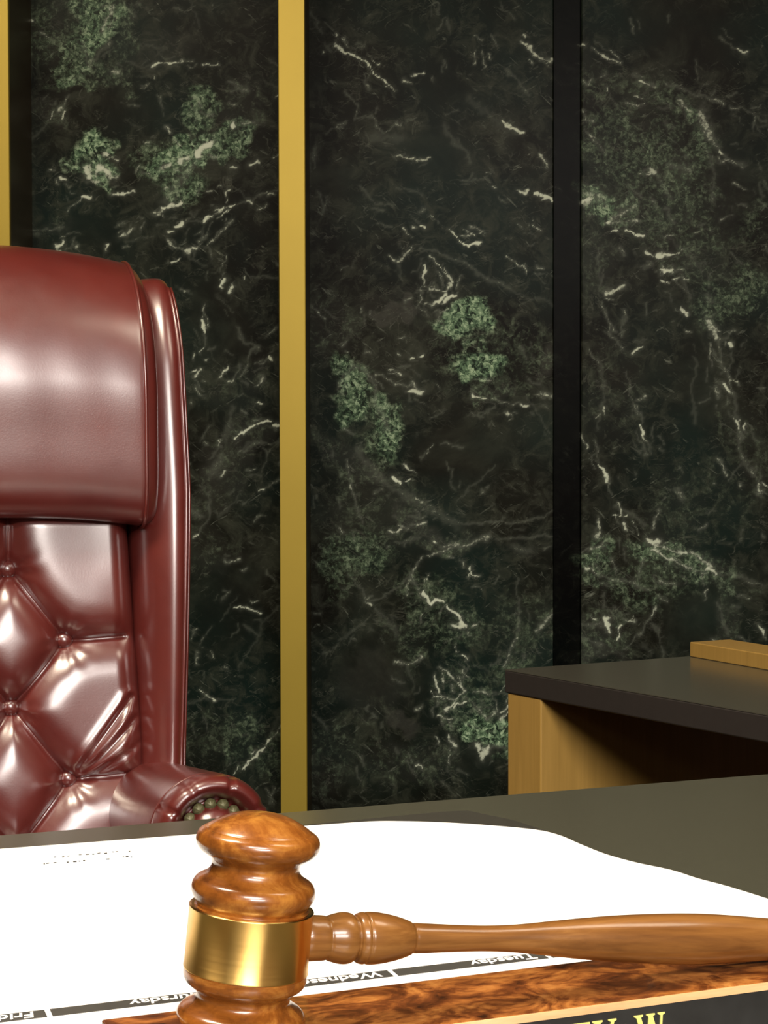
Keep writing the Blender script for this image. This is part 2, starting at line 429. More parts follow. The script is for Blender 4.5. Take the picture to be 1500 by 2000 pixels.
  (4,.6,[(480,1740),(550,1745)]),(9,.9,[(380,1740),(395,1800)]),(8,.4,[(250,1780),(370,1780)]),(8,.35,[(250,1850),(350,1880)]),(6,.35,[(1000,1650),(1030,1760),(1060,1840)]),(5,.75,[(1220,1780),(1250,1820)]),
  (5,.45,[(910,1500),(920,1550)]),(5,.4,[(1180,1550),(1240,1560)]),(6,.5,[(890,1230),(940,1225)]),(5,.35,[(370,1600),(380,1680)]),(6,.6,[(970,1850),(1000,1870)]),(4,.3,[(540,900),(545,930)]),(4,.35,[(670,790),(690,810)]),
  (5,.3,[(480,1350),(490,1400)]),(5,.4,[(600,830),(560,700)]),(5,.4,[(980,990),(995,995)]),(5,.4,[(1250,1280),(1260,1300)]),(5,.3,[(330,1530),(420,1550)]),(5,.35,[(660,1780),(690,1950)]),(5,.4,[(1230,440),(1280,460)]),(6,.3,[(1080,1680),(1110,1700)])],
 (0, 0, .4133): [
  (5,.85,[(725,305),(830,305)]),(4,.6,[(830,305),(900,290)]),(4,.75,[(960,310),(1035,305)]),(4,.25,[(600,290),(725,300)]),(8,.6,[(540,340),(575,345)]),(4,.6,[(735,355),(738,365)]),
  (5,.5,[(660,405),(690,395)]),(5,.3,[(130,650),(220,590)]),(4,.7,[(275,535),(290,520)]),(4,.4,[(290,520),(330,440)]),(5,.8,[(295,845),(312,850)]),(4,.5,[(320,870),(350,910)]),(6,.85,[(385,930),(435,938)]),(6,.8,[(530,928),(575,925)]),(5,.75,[(580,920),(635,905)]),
  (4,.5,[(330,1000),(380,940)]),(4,.4,[(160,1080),(320,1085)]),(6,.85,[(275,1168),(312,1150)]),(5,.7,[(510,1180),(525,1160)]),(8,.6,[(575,1130),(630,1080)]),(6,.4,[(560,1060),(590,1045)]),(5,.6,[(370,1160),(378,1150)]),
  (10,.5,[(740,1020),(820,970)]),(9,.85,[(780,985),(870,960)]),(14,.35,[(780,950),(870,830),(960,730)]),(14,1,[(930,740),(960,695),(1000,680)]),(12,.8,[(850,770),(890,760)]),(9,.7,[(770,800),(800,795)]),(6,.5,[(680,825),(710,822)]),
  (7,.75,[(1095,802),(1120,795)]),(7,.85,[(1195,780),(1225,770)]),(6,.6,[(1000,750),(1025,748)]),(6,.85,[(800,1110),(820,1100)]),(6,.85,[(838,1075),(875,1060)]),(4,.35,[(875,1060),(980,1040)]),(6,.9,[(960,1048),(990,1030)]),(5,.85,[(1010,1005),(1050,988)]),(6,.8,[(1080,985),(1110,970)]),(4,.35,[(1050,990),(1200,940),(1320,890)]),(6,.7,[(1185,940),(1205,945)]),(6,.7,[(1260,930),(1280,920)]),
  (4,.45,[(1000,1130),(1100,1050)]),(3,.4,[(940,1150),(990,1060)]),(5,.6,[(800,1150),(870,1190)]),(6,.6,[(880,1200),(930,1170)]),(10,.9,[(1108,585),(1115,600)]),(8,.5,[(1150,580),(1200,575)]),(4,.35,[(1090,380),(1160,410)]),(7,.5,[(1170,430),(1185,435)]),(6,.6,[(1300,455),(1318,448)]),
  (4,.45,[(820,40),(880,55)]),(3,.2,[(900,0),(950,130)]),(4,.6,[(985,903),(1005,905)]),(4,.2,[(700,200),(800,230)]),(5,.35,[(605,490),(655,505)]),(5,.5,[(760,465),(765,490)]),(5,.5,[(935,485),(945,500)]),(6,.6,[(790,600),(800,630)]),(5,.5,[(675,655),(705,668)]),
  (6,.8,[(150,100),(158,108)]),(7,.4,[(170,1100),(180,1110)]),(5,.2,[(600,1150),(740,1120)]),(4,.3,[(1280,270),(1300,300)]),(16,.8,[(410,790),(430,830)]),(18,.95,[(475,800),(520,820)]),(10,.6,[(440,850),(480,870)]),(8,.8,[(500,720),(520,745)]),(6,.4,[(640,70),(600,40)]),(8,.55,[(540,30),(520,80),(480,160)]),(8,.35,[(400,210),(430,300),(520,200)])],
 (330, 400, .35): [
  (5,.75,[(0,170),(25,155)]),(6,.8,[(50,125),(80,115)]),(4,.4,[(80,115),(130,85)]),(6,.8,[(190,95),(235,75)]),(5,.5,[(235,75),(330,15)]),(6,.75,[(330,18),(355,8)]),(5,.5,[(240,190),(290,170),(350,100)]),(5,.45,[(170,200),(210,150)]),
  (4,.35,[(0,210),(80,250)]),(4,.25,[(80,250),(110,310),(200,330)]),(7,.65,[(90,270),(150,240)]),(7,.85,[(275,460),(310,405)]),(5,.7,[(275,410),(300,425)]),(9,.85,[(328,470),(355,445)]),(5,.6,[(430,395),(432,410)]),
  (3,.6,[(205,560),(190,640)]),(5,.9,[(193,640),(200,705)]),(4,.4,[(200,710),(215,760)]),(4,.7,[(180,810),(205,780)]),(4,.7,[(210,850),(225,835)]),(4,.5,[(65,460),(110,470)]),(5,.7,[(135,950),(180,900)]),
  (5,.35,[(370,680),(420,760),(500,790)]),(5,.4,[(440,860),(480,790)]),(5,.45,[(540,720),(590,680)]),(5,.8,[(560,845),(590,860)]),(5,.45,[(520,885),(550,850)]),(5,.7,[(330,980),(355,970)]),(5,.4,[(355,970),(400,900)]),(6,.6,[(480,1000),(540,960)]),
  (5,.85,[(488,1100),(508,1108)]),(5,.55,[(400,1150),(425,1160)]),(8,.9,[(370,1300),(440,1265)]),(7,.85,[(450,1260),(545,1210)]),(8,.85,[(570,1242),(625,1230)]),(9,.28,[(350,1140),(310,1300)]),(14,.3,[(300,1400),(240,1500)]),
  (4,.5,[(390,1375),(430,1370)]),(4,.35,[(430,1370),(480,1340),(620,1330)]),(3,.3,[(550,1370),(520,1480)]),(6,.3,[(240,1240),(190,1320)]),(4,.5,[(210,1335),(222,1335)]),(5,.7,[(280,1520),(300,1495)]),
  (4,.8,[(510,1605),(545,1595)]),(4,.45,[(545,1595),(625,1520)]),(5,.35,[(240,1620),(210,1760)]),(6,.65,[(170,1830),(130,1850)]),(4,.35,[(210,1760),(170,1830)]),(5,.4,[(410,1670),(440,1655)]),(3,.2,[(270,1740),(400,1600)]),(9,.4,[(110,1705),(180,1740)]),
  (5,.6,[(320,1980),(390,1970)]),(4,.25,[(270,520),(340,570)]),(3,.3,[(480,385),(610,395)]),(4,.35,[(410,980),(430,990)]),(5,.5,[(195,985),(210,990)]),(3,.6,[(122,1100),(128,1105)]),(5,.35,[(340,2150),(300,2200)])],
}
MOTIF = [(5,.6,[(510,1420),(560,1440),(640,1380)]),(6,.85,[(705,1490),(725,1590)]),(5,.7,[(740,1445),(800,1500),(870,1570)]),(6,.7,[(870,1570),(830,1640),(760,1620)]),
         (4,.6,[(830,1500),(860,1560)]),(7,.9,[(760,1700),(830,1660)]),(7,.9,[(820,1690),(890,1650)]),(5,.6,[(600,1690),(640,1670)]),(4,.5,[(690,1720),(700,1690)]),(4,.5,[(710,1600),(712,1680)]),
         (5,.6,[(760,1620),(720,1600)]),(5,.5,[(800,1540),(820,1600)]),(5,.5,[(790,1760),(800,1800)]),(5,.25,[(560,1460),(575,1560)])]
PATCH = [  # px, py, rx, ry, turn(deg), green, grey   on the wall
 (190,60,38,75,15,.70,.1),(150,95,40,60,35,.45,0),(200,10,50,30,0,.6,0),(150,150,22,20,0,.6,0),(90,60,40,70,20,.25,.1),(255,60,22,75,0,.25,.15),
 (195,270,36,42,30,.95,0),(190,335,42,22,25,.9,0),(150,320,18,14,0,.4,.2),(365,290,95,26,-28,.8,0),(350,340,50,50,-30,.55,0),(440,270,45,30,-10,.55,0),
 (400,200,32,42,0,.5,0),(310,300,45,40,0,.35,0),(205,150,60,25,10,.35,.1),(340,365,30,14,-40,.6,0),(100,210,40,40,0,.1,.2),(320,90,60,40,0,0,.15),(470,200,40,60,30,.1,.12),
 (925,615,52,40,0,1,0),(900,640,50,26,20,.75,0),(920,712,50,36,10,.9,0),(960,770,30,14,0,.3,.2),(692,765,42,58,-10,.7,0),(760,840,34,60,-15,.65,0),(740,870,40,34,0,.3,0),
 (700,1075,70,50,0,.35,0),(660,1110,40,60,0,.3,0),(760,610,42,18,10,0,.38),(740,580,50,20,0,0,.1),(1060,690,22,35,0,.15,.3),(960,690,120,80,0,.15,0),(650,640,50,70,0,.1,.15),
 (680,900,90,40,30,.15,.2),(820,1010,70,22,30,.15,.3),(860,1060,60,20,0,.2,.25),(740,1000,110,90,0,.1,.1),
 (880,1230,80,60,0,.25,0),(830,1170,60,60,0,.22,0),(790,1250,50,60,30,.2,.05),(960,1440,60,32,15,.85,0),(920,1400,60,50,0,.3,0),(900,1350,50,50,0,.15,0),
 (790,1400,40,20,10,0,.3),(730,1340,70,70,0,.05,.15),(800,1490,90,60,0,.12,.1),(650,1480,60,70,0,.12,.1),(1030,1240,70,90,0,.15,.05),(1010,1320,60,50,0,.25,0),
 (1200,270,90,70,20,.25,.12),(1290,330,130,90,35,.28,.1),(1370,240,22,34,-25,.6,.3),(1400,290,30,40,-35,.4,.1),(1300,210,100,40,20,.2,.05),(1170,390,36,28,10,.65,.3),(1220,405,45,20,-10,.4,.3),
 (1160,150,60,50,0,.15,.1),(1340,430,110,90,30,.22,.08),(1430,590,80,50,-10,.30,.05),(1330,310,40,18,0,.25,.2),(1160,500,40,80,0,.1,.12),(1350,520,60,50,20,.2,.1),(1450,420,60,80,0,.2,0),
 (1160,1075,40,24,-10,.55,.1),(1180,1120,60,30,10,.35,.1),(1300,1090,90,30,25,.5,.15),(1270,1150,90,50,0,.3,.05),(1400,1130,70,30,25,.3,.15),(1180,1240,50,60,0,.2,.2),(1160,1280,50,20,0,.15,.35),(1420,1220,40,60,0,.15,.15),
 (1200,760,60,120,0,.06,.08),(1330,1000,70,80,0,.1,.08),(1440,900,60,120,0,.08,.06),
 (440,900,40,60,30,.1,.2),(400,980,60,40,-30,.08,.1),(480,760,60,60,0,.05,.08),(480,850,50,30,-30,.1,.15),(470,1440,40,50,0,.25,.08),(400,1430,60,60,0,.12,.05),(540,1480,30,60,0,.2,.05),(400,1080,60,40,0,.08,.08),(120,450,40,20,0,.1,.1)]
DARKS = [(804,540,24,42,0),(826,1336,26,40,0),(870,300,60,60,0),(900,880,90,80,0),(280,200,70,30,0),(730,1310,70,80,30),(850,160,50,60,0),(1340,60,150,60,10),(1440,360,50,120,0),(640,330,40,40,0),
         (1370,760,40,130,0),(430,420,90,30,-20),(450,1180,80,90,0),(1340,1200,60,60,0),(930,1500,40,30,0),(420,620,60,90,0),(820,1090,60,24,10),(180,450,60,30,0)]

MSC = WALL_Y/FPX
def w2(px, py):           # a photo point on the marble plane -> metres (x, z)
    c, s_ = math.cos(PITCH), math.sin(PITCH)
    u = (px-750)/FPX; v = (1000-py)/FPX
    k = WALL_Y/(c+v*s_)
    return u*k, HC+(-s_+v*c)*k

def segd(X, Z, a, b):
    ax, az = a; bx, bz = b
    dx, dz = bx-ax, bz-az; l2 = dx*dx+dz*dz+1e-12
    t = np.clip(((X-ax)*dx+(Z-az)*dz)/l2, 0, 1)
    return np.hypot(X-ax-t*dx, Z-az-t*dz)

def paint(X, Z, only=None):
    wx = X+(vnoise(X, Z, 22, 1)-.5)*.014+(vnoise(X, Z, 75, 2)-.5)*.007
    wz = Z+(vnoise(X, Z, 22, 3)-.5)*.014+(vnoise(X, Z, 75, 4)-.5)*.007
    wx += (vnoise(X, Z, 190, 21)-.5)*.0045; wz += (vnoise(X, Z, 190, 22)-.5)*.0045
    px2 = X+(vnoise(X, Z, 14, 5)-.5)*.05+(vnoise(X, Z, 50, 6)-.5)*.03
    pz2 = Z+(vnoise(X, Z, 14, 7)-.5)*.05+(vnoise(X, Z, 50, 8)-.5)*.03
    v = np.zeros_like(X); g = np.zeros_like(X); q = np.zeros_like(X); d = np.zeros_like(X)
    strokes = []
    for (ox, oy, s), lst in VEINS.items():
        for (wd, it, pts) in lst: strokes.append((wd, it, [(ox+a*s, oy+b*s) for a, b in pts]))
    for (wd, it, pts) in MOTIF:
        strokes.append((wd, it, [(580+a*.35, b*.35) for a, b in pts]))
        strokes.append((wd*.95, it*.9, [(580+a*.35+22, b*.35+796) for a, b in pts]))
        strokes.append((wd*.8, it*.7, [(930+(b-1500)*.33, 1350+(a-700)*.30) for a, b in pts]))
    rs = random.Random(41)
    base_n = [t for t in strokes]
    for _ in range(620):          # short fine dashes gathered along the drawn veins
        wd, it, pts = rs.choice(base_n)
        i = rs.randrange(len(pts)-1); a, b = pts[i], pts[i+1]; f = rs.random()
        an = math.atan2(b[1]-a[1], b[0]-a[0])+rs.gauss(0, .45)
        cx = a[0]+(b[0]-a[0])*f+rs.gauss(0, 20); cy = a[1]+(b[1]-a[1])*f+rs.gauss(0, 20)
        ln = rs.uniform(3, 15)
        kk = rs.gauss(0, .25)
        strokes.append((rs.uniform(1.6, 3.4), rs.uniform(.25, .8)*min(1, it+.25),
                        [(cx-ln*math.cos(an), cy-ln*math.sin(an)), (cx, cy+ln*kk), (cx+ln*math.cos(an), cy+ln*math.sin(an))]))
    vw = .42+1.15*vnoise(X, Z, 62, 31)*(.6+.8*vnoise(X, Z, 150, 32))
    x0, x1, z0, z1 = X.min(), X.max(), Z.min(), Z.max()
    for (wd, it, pts) in strokes:
        P = [w2(*p) for p in pts]
        wm = wd*MSC*.40+.0006
        if max(p[0] for p in P) < x0-.03 or min(p[0] for p in P) > x1+.03: continue
        xs = [p[0] for p in P]; zs = [p[1] for p in P]
        m = (X > min(xs)-.04) & (X < max(xs)+.04) & (Z > min(zs)-.04) & (Z < max(zs)+.04)
        if not m.any(): continue
        D = np.full(m.sum(), 9.)
        a_, b_ = wx[m], wz[m]
        for p, r_ in zip(P[:-1], P[1:]): D = np.minimum(D, segd(a_, b_, p, r_))
        wv_ = wm*vw[m]
        val = it*np.exp(-(D/wv_)**2*.8)+.20*it*np.exp(-(D/(wm*2.8))**2)
        v[m] = np.maximum(v[m], val)
    for lst, kind in ((PATCH, 0), (DARKS, 1)):
        for t in lst:
            cx, cz = w2(t[0], t[1]); rx, rz = t[2]*MSC, t[3]*MSC; an = -R(t[4])
            dx, dz = px2-cx, pz2-cz
            u = (dx*math.cos(an)+dz*math.sin(an))/rx; k = (-dx*math.sin(an)+dz*math.cos(an))/rz
            rr = np.sqrt(u*u+k*k)
            f = np.clip((1.25-rr)/.6, 0, 1); f = f*f*(3-2*f)
            if kind == 0:
                g = np.maximum(g, f*t[5]); q = np.maximum(q, f*t[6])
            else: d = np.maximum(d, f)
    return v, g, q, d

def marble_mat(name, mul=1.0):
    m, nt, b = new_mat(name)
    at = N(nt, 'ShaderNodeAttribute'); at.attribute_name = 'marble'
    sp = N(nt, 'ShaderNodeSeparateColor'); L(nt, at.outputs['Color'], sp.inputs[0])
    vein, green, grey = sp.outputs[0], sp.outputs[1], sp.outputs[2]
    dark = at.outputs['Alpha']
    v = mapping(nt)
    big = noise(nt, v, 5, 6, .62, .6)
    med = noise(nt, v, 24, 7, .68, .8)
    fin = noise(nt, v, 95, 6, .7, .4)
    # base: near black with soft olive mottling
    base = ramp(nt, big, [(.35, (.0062, .0058, .0042)), (.52, (.0110, .0112, .0078)), (.68, (.028, .031, .022))])
    teal = ramp(nt, noise(nt, v, 2.6, 3, .6), [(.44, 0.0), (.66, .8)])
    base = mix(nt, teal, base, (.0085, .0185, .0150))
    mott = ramp(nt, med, [(.47, 0.0), (.72, .75)])
    keep = mathn(nt, 'SUBTRACT', 1, mathn(nt, 'MULTIPLY', dark, .9), True)
    base = mix(nt, mathn(nt, 'MULTIPLY', mott, keep), base, (.050, .056, .040))
    # fine natural veining: thin ridges of warped noise
    def ridges(sc, wdt, seed, msc):
        mp = N(nt, 'ShaderNodeMapping'); mp.inputs['Location'].default_value = (seed, seed*.7, seed*1.3)
        mp.inputs['Rotation'].default_value = (0, R(35), 0); mp.inputs['Scale'].default_value = (1, 1, 1.7)
        L(nt, v, mp.inputs['Vector'])
        n = noise(nt, mp.outputs[0], sc, 5, .55, .9)
        a = mathn(nt, 'ABSOLUTE', mathn(nt, 'SUBTRACT', n, .5))
        r_ = mathn(nt, 'SUBTRACT', 1, mathn(nt, 'DIVIDE', a, wdt), True)
        ms = ramp(nt, noise(nt, mp.outputs[0], msc, 3, .6), [(.52, 0.0), (.68, 1.0)])
        return mathn(nt, 'MULTIPLY', r_, ms)
    r1 = ridges(8, .012, 3.1, 13); r2 = ridges(20, .022, 8.7, 18); r3 = ridges(5, .007, 15.2, 9)
    rr = mathn(nt, 'ADD', mathn(nt, 'MULTIPLY', r1, .30), mathn(nt, 'MULTIPLY', r2, .22), True)
    rr = mathn(nt, 'ADD', rr, mathn(nt, 'MULTIPLY', r3, .25), True)
    rr = mathn(nt, 'MULTIPLY', rr, keep)
    col = mix(nt, rr, base, (.16, .17, .13))
    # short slanting flecks scattered everywhere
    for (ang, seed, sc_) in ((38, 2.2, 1.0), (-30, 5.9, 1.25)):
        mp = N(nt, 'ShaderNodeMapping'); mp.inputs['Location'].default_value = (seed, 0, seed)
        mp.vector_type = 'TEXTURE'; mp.inputs['Rotation'].default_value = (0, R(ang), 0); mp.inputs['Scale'].default_value = (1/sc_, 1, .26/sc_)
        L(nt, v, mp.inputs['Vector'])
        fl = ramp(nt, noise(nt, mp.outputs[0], 26, 5, .6, .6), [(.60, 0.0), (.76, 1.0)])
        fm = ramp(nt, noise(nt, mp.outputs[0], 7, 3, .6), [(.46, 0.0), (.66, 1.0)])
        ff = mathn(nt, 'MULTIPLY', mathn(nt, 'MULTIPLY', fl, fm), mathn(nt, 'MULTIPLY', keep, .95))
        col = mix(nt, ff, col, (.17, .19, .15))
    # grey haze zones
    col = mix(nt, mathn(nt, 'MULTIPLY', grey, mathn(nt, 'ADD', .35, fin), True), col, (.085, .085, .072))
    # green patches built of crumbly cells
    vo = N(nt, 'ShaderNodeTexVoronoi'); vo.inputs['Scale'].default_value = 120
    wv = N(nt, 'ShaderNodeMix', data_type='VECTOR'); wv.inputs[0].default_value = .05
    ncol = N(nt, 'ShaderNodeTexNoise'); ncol.inputs['Scale'].default_value = 30; L(nt, v, ncol.inputs['Vector'])
    L(nt, v, wv.inputs[4]); L(nt, ncol.outputs['Color'], wv.inputs[5])
    L(nt, wv.outputs[1], vo.inputs['Vector'])
    sc = N(nt, 'ShaderNodeSeparateColor'); L(nt, vo.outputs['Color'], sc.inputs[0])
    cell = sc.outputs[0]
    gsum = mathn(nt, 'ADD', mathn(nt, 'MULTIPLY', cell, .40), mathn(nt, 'ADD', mathn(nt, 'MULTIPLY', fin, 1.5), -.30))
    gcol = ramp(nt, gsum, [(.42, (.014, .024, .015)), (.56, (.060, .105, .062)), (.72, (.14, .225, .13)), (.90, (.36, .48, .31))])
    ero = mathn(nt, 'ADD', mathn(nt, 'MULTIPLY', green, .75), mathn(nt, 'ADD', mathn(nt, 'MULTIPLY', mathn(nt, 'SUBTRACT', med, .5), 1.5), mathn(nt, 'MULTIPLY', mathn(nt, 'SUBTRACT', fin, .5), 1.0)))
    ero = ramp(nt, ero, [(.03, 0.0), (.66, 1.0)])
    gf = mathn(nt, 'MULTIPLY', mathn(nt, 'MULTIPLY', ero, keep), mathn(nt, 'MULTIPLY', mathn(nt, 'POWER', green, .62), 1.1), True)
    col = mix(nt, gf, col, gcol)
    # white veins, broken into flecks
    fin2 = noise(nt, v, 230, 4, .6, .3)
    nz_ = mathn(nt, 'ADD', mathn(nt, 'MULTIPLY', mathn(nt, 'SUBTRACT', fin, .5), 1.3), mathn(nt, 'MULTIPLY', mathn(nt, 'SUBTRACT', fin2, .5), .9))
    vs_ = ramp(nt, mathn(nt, 'ADD', vein, nz_), [(.50, 0.0), (.82, 1.0)])
    col = mix(nt, mathn(nt, 'MULTIPLY', vein, .75, True), col, (.15, .168, .135))
    vf = mathn(nt, 'MULTIPLY', vs_, mathn(nt, 'ADD', mathn(nt, 'MULTIPLY', vein, .85), .08), True)
    vf = mathn(nt, 'MULTIPLY', vf, mathn(nt, 'GREATER_THAN', vein, .04))
    col = mix(nt, vf, col, (.60, .66, .52))
    if mul != 1: col = mix(nt, 1.0, col, (mul, mul, mul), 'MULTIPLY')
    L(nt, col, b.inputs['Base Color'])
    b.inputs['Roughness'].default_value = .34
    b.inputs['Specular IOR Level'].default_value = .04
    return m
M_MARBLE = marble_mat('dark_green_marble')
M_MARBLE_BLACK = marble_mat('near_black_marble', .10)

def marble_panel(name, x0, x1, mat, yf, label, cat, step=.0027):
    zb, zt = .30, 2.12
    nx = max(4, int((x1-x0)/step)); xs = np.linspace(x0, x1, nx)
    zs = np.concatenate([[0.0], np.linspace(zb, zt, int((zt-zb)/step)), [CEIL-.002]])
    nz = len(zs)
    X, Z = np.meshgrid(xs, zs)
    v, g, q, d = paint(X, Z)
    co = np.stack([X.ravel(), np.full(X.size, yf), Z.ravel()], 1)
    idx = np.arange(nx*nz).reshape(nz, nx)
    quads = np.stack([idx[:-1, :-1], idx[:-1, 1:], idx[1:, 1:], idx[1:, :-1]], -1).reshape(-1, 4)
    ring = np.concatenate([idx[0, :], idx[1:, -1], idx[-1, -2::-1], idx[-2:0:-1, 0]])
    n0 = len(co); back = co[ring].copy(); back[:, 1] = WALL_Y+.03
    m_ = len(ring)
    k = np.arange(m_); k2 = (k+1) % m_
    sides = np.stack([ring[k2], ring[k], n0+k, n0+k2], -1)
    allv = np.concatenate([co, back]); allf = np.concatenate([quads, sides])
    me = bpy.data.meshes.new(name)
    me.vertices.add(len(allv)); me.vertices.foreach_set('co', allv.ravel())
    me.loops.add(allf.size); me.loops.foreach_set('vertex_index', allf.ravel().astype(np.int32))
    me.polygons.add(len(allf)); me.polygons.foreach_set('loop_start', np.arange(0, allf.size, 4, dtype=np.int32))
    me.update(calc_edges=True); me.validate()
    att = me.color_attributes.new('marble', 'FLOAT_COLOR', 'POINT')
    C = np.zeros((len(allv), 4)); C[:n0, 0] = v.ravel(); C[:n0, 1] = g.ravel(); C[:n0, 2] = q.ravel(); C[:n0, 3] = d.ravel()
    att.data.foreach_set('color', C.ravel())
    me.materials.append(mat)
    o = bpy.data.objects.new(name, me); COL.objects.link(o)
    return tag(o, label, cat)

struct('wall_back', MB().box(-4, 4, WALL_Y+.03, WALL_Y+.2, 0, CEIL), M_MARBLE)
def wx(px): return (px-750)*MSC
marble_panel('marble_panel', wx(57), wx(560), M_MARBLE, WALL_Y, 'dark green marble wall panel with white veins directly behind the red leather chair', 'wall panel')
marble_panel('marble_panel', wx(600), wx(1080), M_MARBLE, WALL_Y, 'middle dark marble wall panel with bright green patches between brass strip and black strip', 'wall panel')
marble_panel('marble_panel', wx(1136), wx(1640), M_MARBLE, WALL_Y, 'olive dark marble wall panel rising behind the side desk, right of the black strip', 'wall panel')
marble_panel('stone_strip', wx(1080)+.0005, wx(1136)-.0005, M_MARBLE_BLACK, WALL_Y+.012, 'narrow vertical strip of nearly black stone between two marble wall panels', 'stone strip')

# brass fins standing off the wall
def fin(pxl, pxr, label):
    p = .21
    yf = WALL_Y-p
    sc = yf/FPX
    x0, x1 = (pxl-750)*sc, (pxr-750)*sc
    t = empty('brass_fin', ((x0+x1)/2, WALL_Y, 0))
    tag(t, label, 'wall trim', 'vertical brass fins on the marble wall')
    hw = (x1-x0)/2
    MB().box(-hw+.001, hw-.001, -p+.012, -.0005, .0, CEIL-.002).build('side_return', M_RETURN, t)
    MB().box(-hw, hw, -p, -p+.012, .0, CEIL-.002).build('front_strip', M_BRASS, t, bevel=.0015, seg=2)
fin(546, 598, 'tall vertical brass strip on the marble wall, right of the red chair')
fin(-30, 23, 'tall vertical brass strip at the left edge, rising behind the red chair')

# ------------------------------------------------------------------ side desk (behind, right)
ZB = .78                       # height of all desk tops
TH = .033
c0 = Vector((*floorpt(985, 1308, ZB), 0))
e1 = Vector((math.cos(R(28.5)), math.sin(R(28.5)), 0))
e2 = Vector((math.sin(R(32)), -math.cos(R(32)), 0))
side = empty('side_desk', c0)
tag(side, 'wooden side desk with thick dark grey top standing before the right marble panel', 'desk')
def q2(a, b, base=Vector((0, 0, 0))): v = base+e1*a+e2*b; return (v.x, v.y)
SD, SW = .62, 1.5
MB().prism([q2(0, 0), q2(SW, 0), q2(SW, SD), q2(0, SD)][::-1], ZB-.0012, ZB).build('desktop_surface', M_WING, side)
MB().prism([q2(0, 0), q2(SW, 0), q2(SW, SD), q2(0, SD)][::-1], ZB-TH, ZB-.0012).build('desktop_edge', M_EDGEBAND, side, bevel=.002)
MB().prism([q2(.002, .004), q2(SW-.002, .004), q2(SW-.002, .081), q2(.002, .081)][::-1], 0, ZB-TH).build('back_panel', M_OAK, side, bevel=.002)
MB().prism([q2(SW-.06, .081), q2(SW-.002, .081), q2(SW-.002, SD-.02), q2(SW-.06, SD-.02)][::-1], 0, ZB-TH).build('end_panel', M_OAK, side, bevel=.002)

rail = empty('wooden_rail', c0+e1*.332+Vector((0, 0, ZB)))
tag(rail, 'honey coloured wooden rail lying on the back of the dark side desk top', 'rail')
e3 = Vector((math.sin(R(24)), -math.cos(R(24)), 0))
def q3(a, b): v = e1*a+e3*b; return (v.x, v.y)
MB().prism([q3(0, .004), q3(.078, .004), q3(.078, .52), q3(0, .52)][::-1], 0, .0225).build('rail_body', M_OAK, rail, bevel=.0015)

# ------------------------------------------------------------------ judge's bench
b0 = Vector((*floorpt(950, 1555.5, ZB), 0))
BA = R(20.6)
bench = empty('judge_bench', b0, BA)
tag(bench, "judge's bench with a dark charcoal desktop across the foreground", 'desk')
BD = .95
BX0, BX1 = -1.5, 1.5
MB().box(BX0, BX1, -BD, 0, ZB-.04, ZB).build('desktop', M_BENCH, bench, bevel=.0015)
MB().box(BX0+.02, BX1-.02, -BD+.03, -BD+.06, 0, ZB-.04).build('front_panel', M_OAK, bench, bevel=.002)
MB().box(BX0+.02, BX0+.05, -BD+.06, -.03, 0, ZB-.04).build('end_panel', M_OAK, bench, bevel=.002)
MB().box(BX1-.05, BX1-.02, -BD+.06, -.03, 0, ZB-.04).build('end_panel', M_OAK, bench, bevel=.002)

# blotter mat and calendar
d1 = Vector((math.cos(R(20)), math.sin(R(20)), 0)); n1 = Vector((math.sin(R(20)), -math.cos(R(20)), 0))
ZM = ZB+.0016
mp = [floorpt(*p, ZM) for p in [(700, 1600.5), (862, 1585.5), (912, 1583.5), (1000, 1602), (1062, 1622), (1180, 1680), (1400, 1780)]]
c_ = Vector((*mp[-1], 0))
far = Vector((*mp[0], 0))
inner = [c_+n1*.06-d1*.03, far-d1*.45+n1*.28, far-d1*.45+n1*.03]
mat_poly = mp+[(p.x, p.y) for p in inner]
mo = MB().prism(mat_poly[::-1], ZB+.0002, ZM).build('desk_mat', M_MAT)
tag(mo, 'dark grey desk mat, only its far corner showing from under the calendar', 'desk mat')

ZP = ZB+.0052
right_edge = [(500, 1619.5), (600, 1612), (720, 1604), (780, 1603.5), (850, 1605.5), (930, 1610), (1040, 1620), (1090, 1631), (1130, 1648), (1180, 1668), (1240, 1685), (1310, 1700), (1360, 1716),
              (1420, 1732), (1500, 1757)]
ep = [floorpt(*p, ZP) for p in right_edge]
ep = [(p[0], p[1]) for p in spline(ep, 4)]
hdr = Vector((*floorpt(765, 1901, ZP), 0))       # header divider between two weekday cells
CELL = .0925
near_y = .030
pr = hdr+d1*(CELL*2.95)+n1*near_y
pl = hdr-d1*(CELL*4.2)+n1*near_y
fl = Vector((*ep[0], 0))-d1*.40
e0 = Vector((*floorpt(0, 1656, ZP), 0))
dirl = (e0-Vector((*ep[0], 0))).normalized()
fl = Vector((*ep[0], 0))+dirl*.46
outl = ep+[(pr.x, pr.y), (pl.x, pl.y), (fl.x, fl.y)]
cal = empty('desk_calendar', (hdr.x, hdr.y, ZM))
tag(cal, 'large white paper desk calendar lying flat on the bench, weekday names facing the chair', 'calendar')
base = Vector((hdr.x, hdr.y, 0))
po = [(x-base.x, y-base.y) for x, y in outl]
MB().prism(po[::-1], 0, .0021).build('page_block', M_PAPER, cal)
MB().prism([(x*.999, y*.999) for x, y in po][::-1], .0023, ZP-ZM).build('top_sheet', M_PAPER, cal)

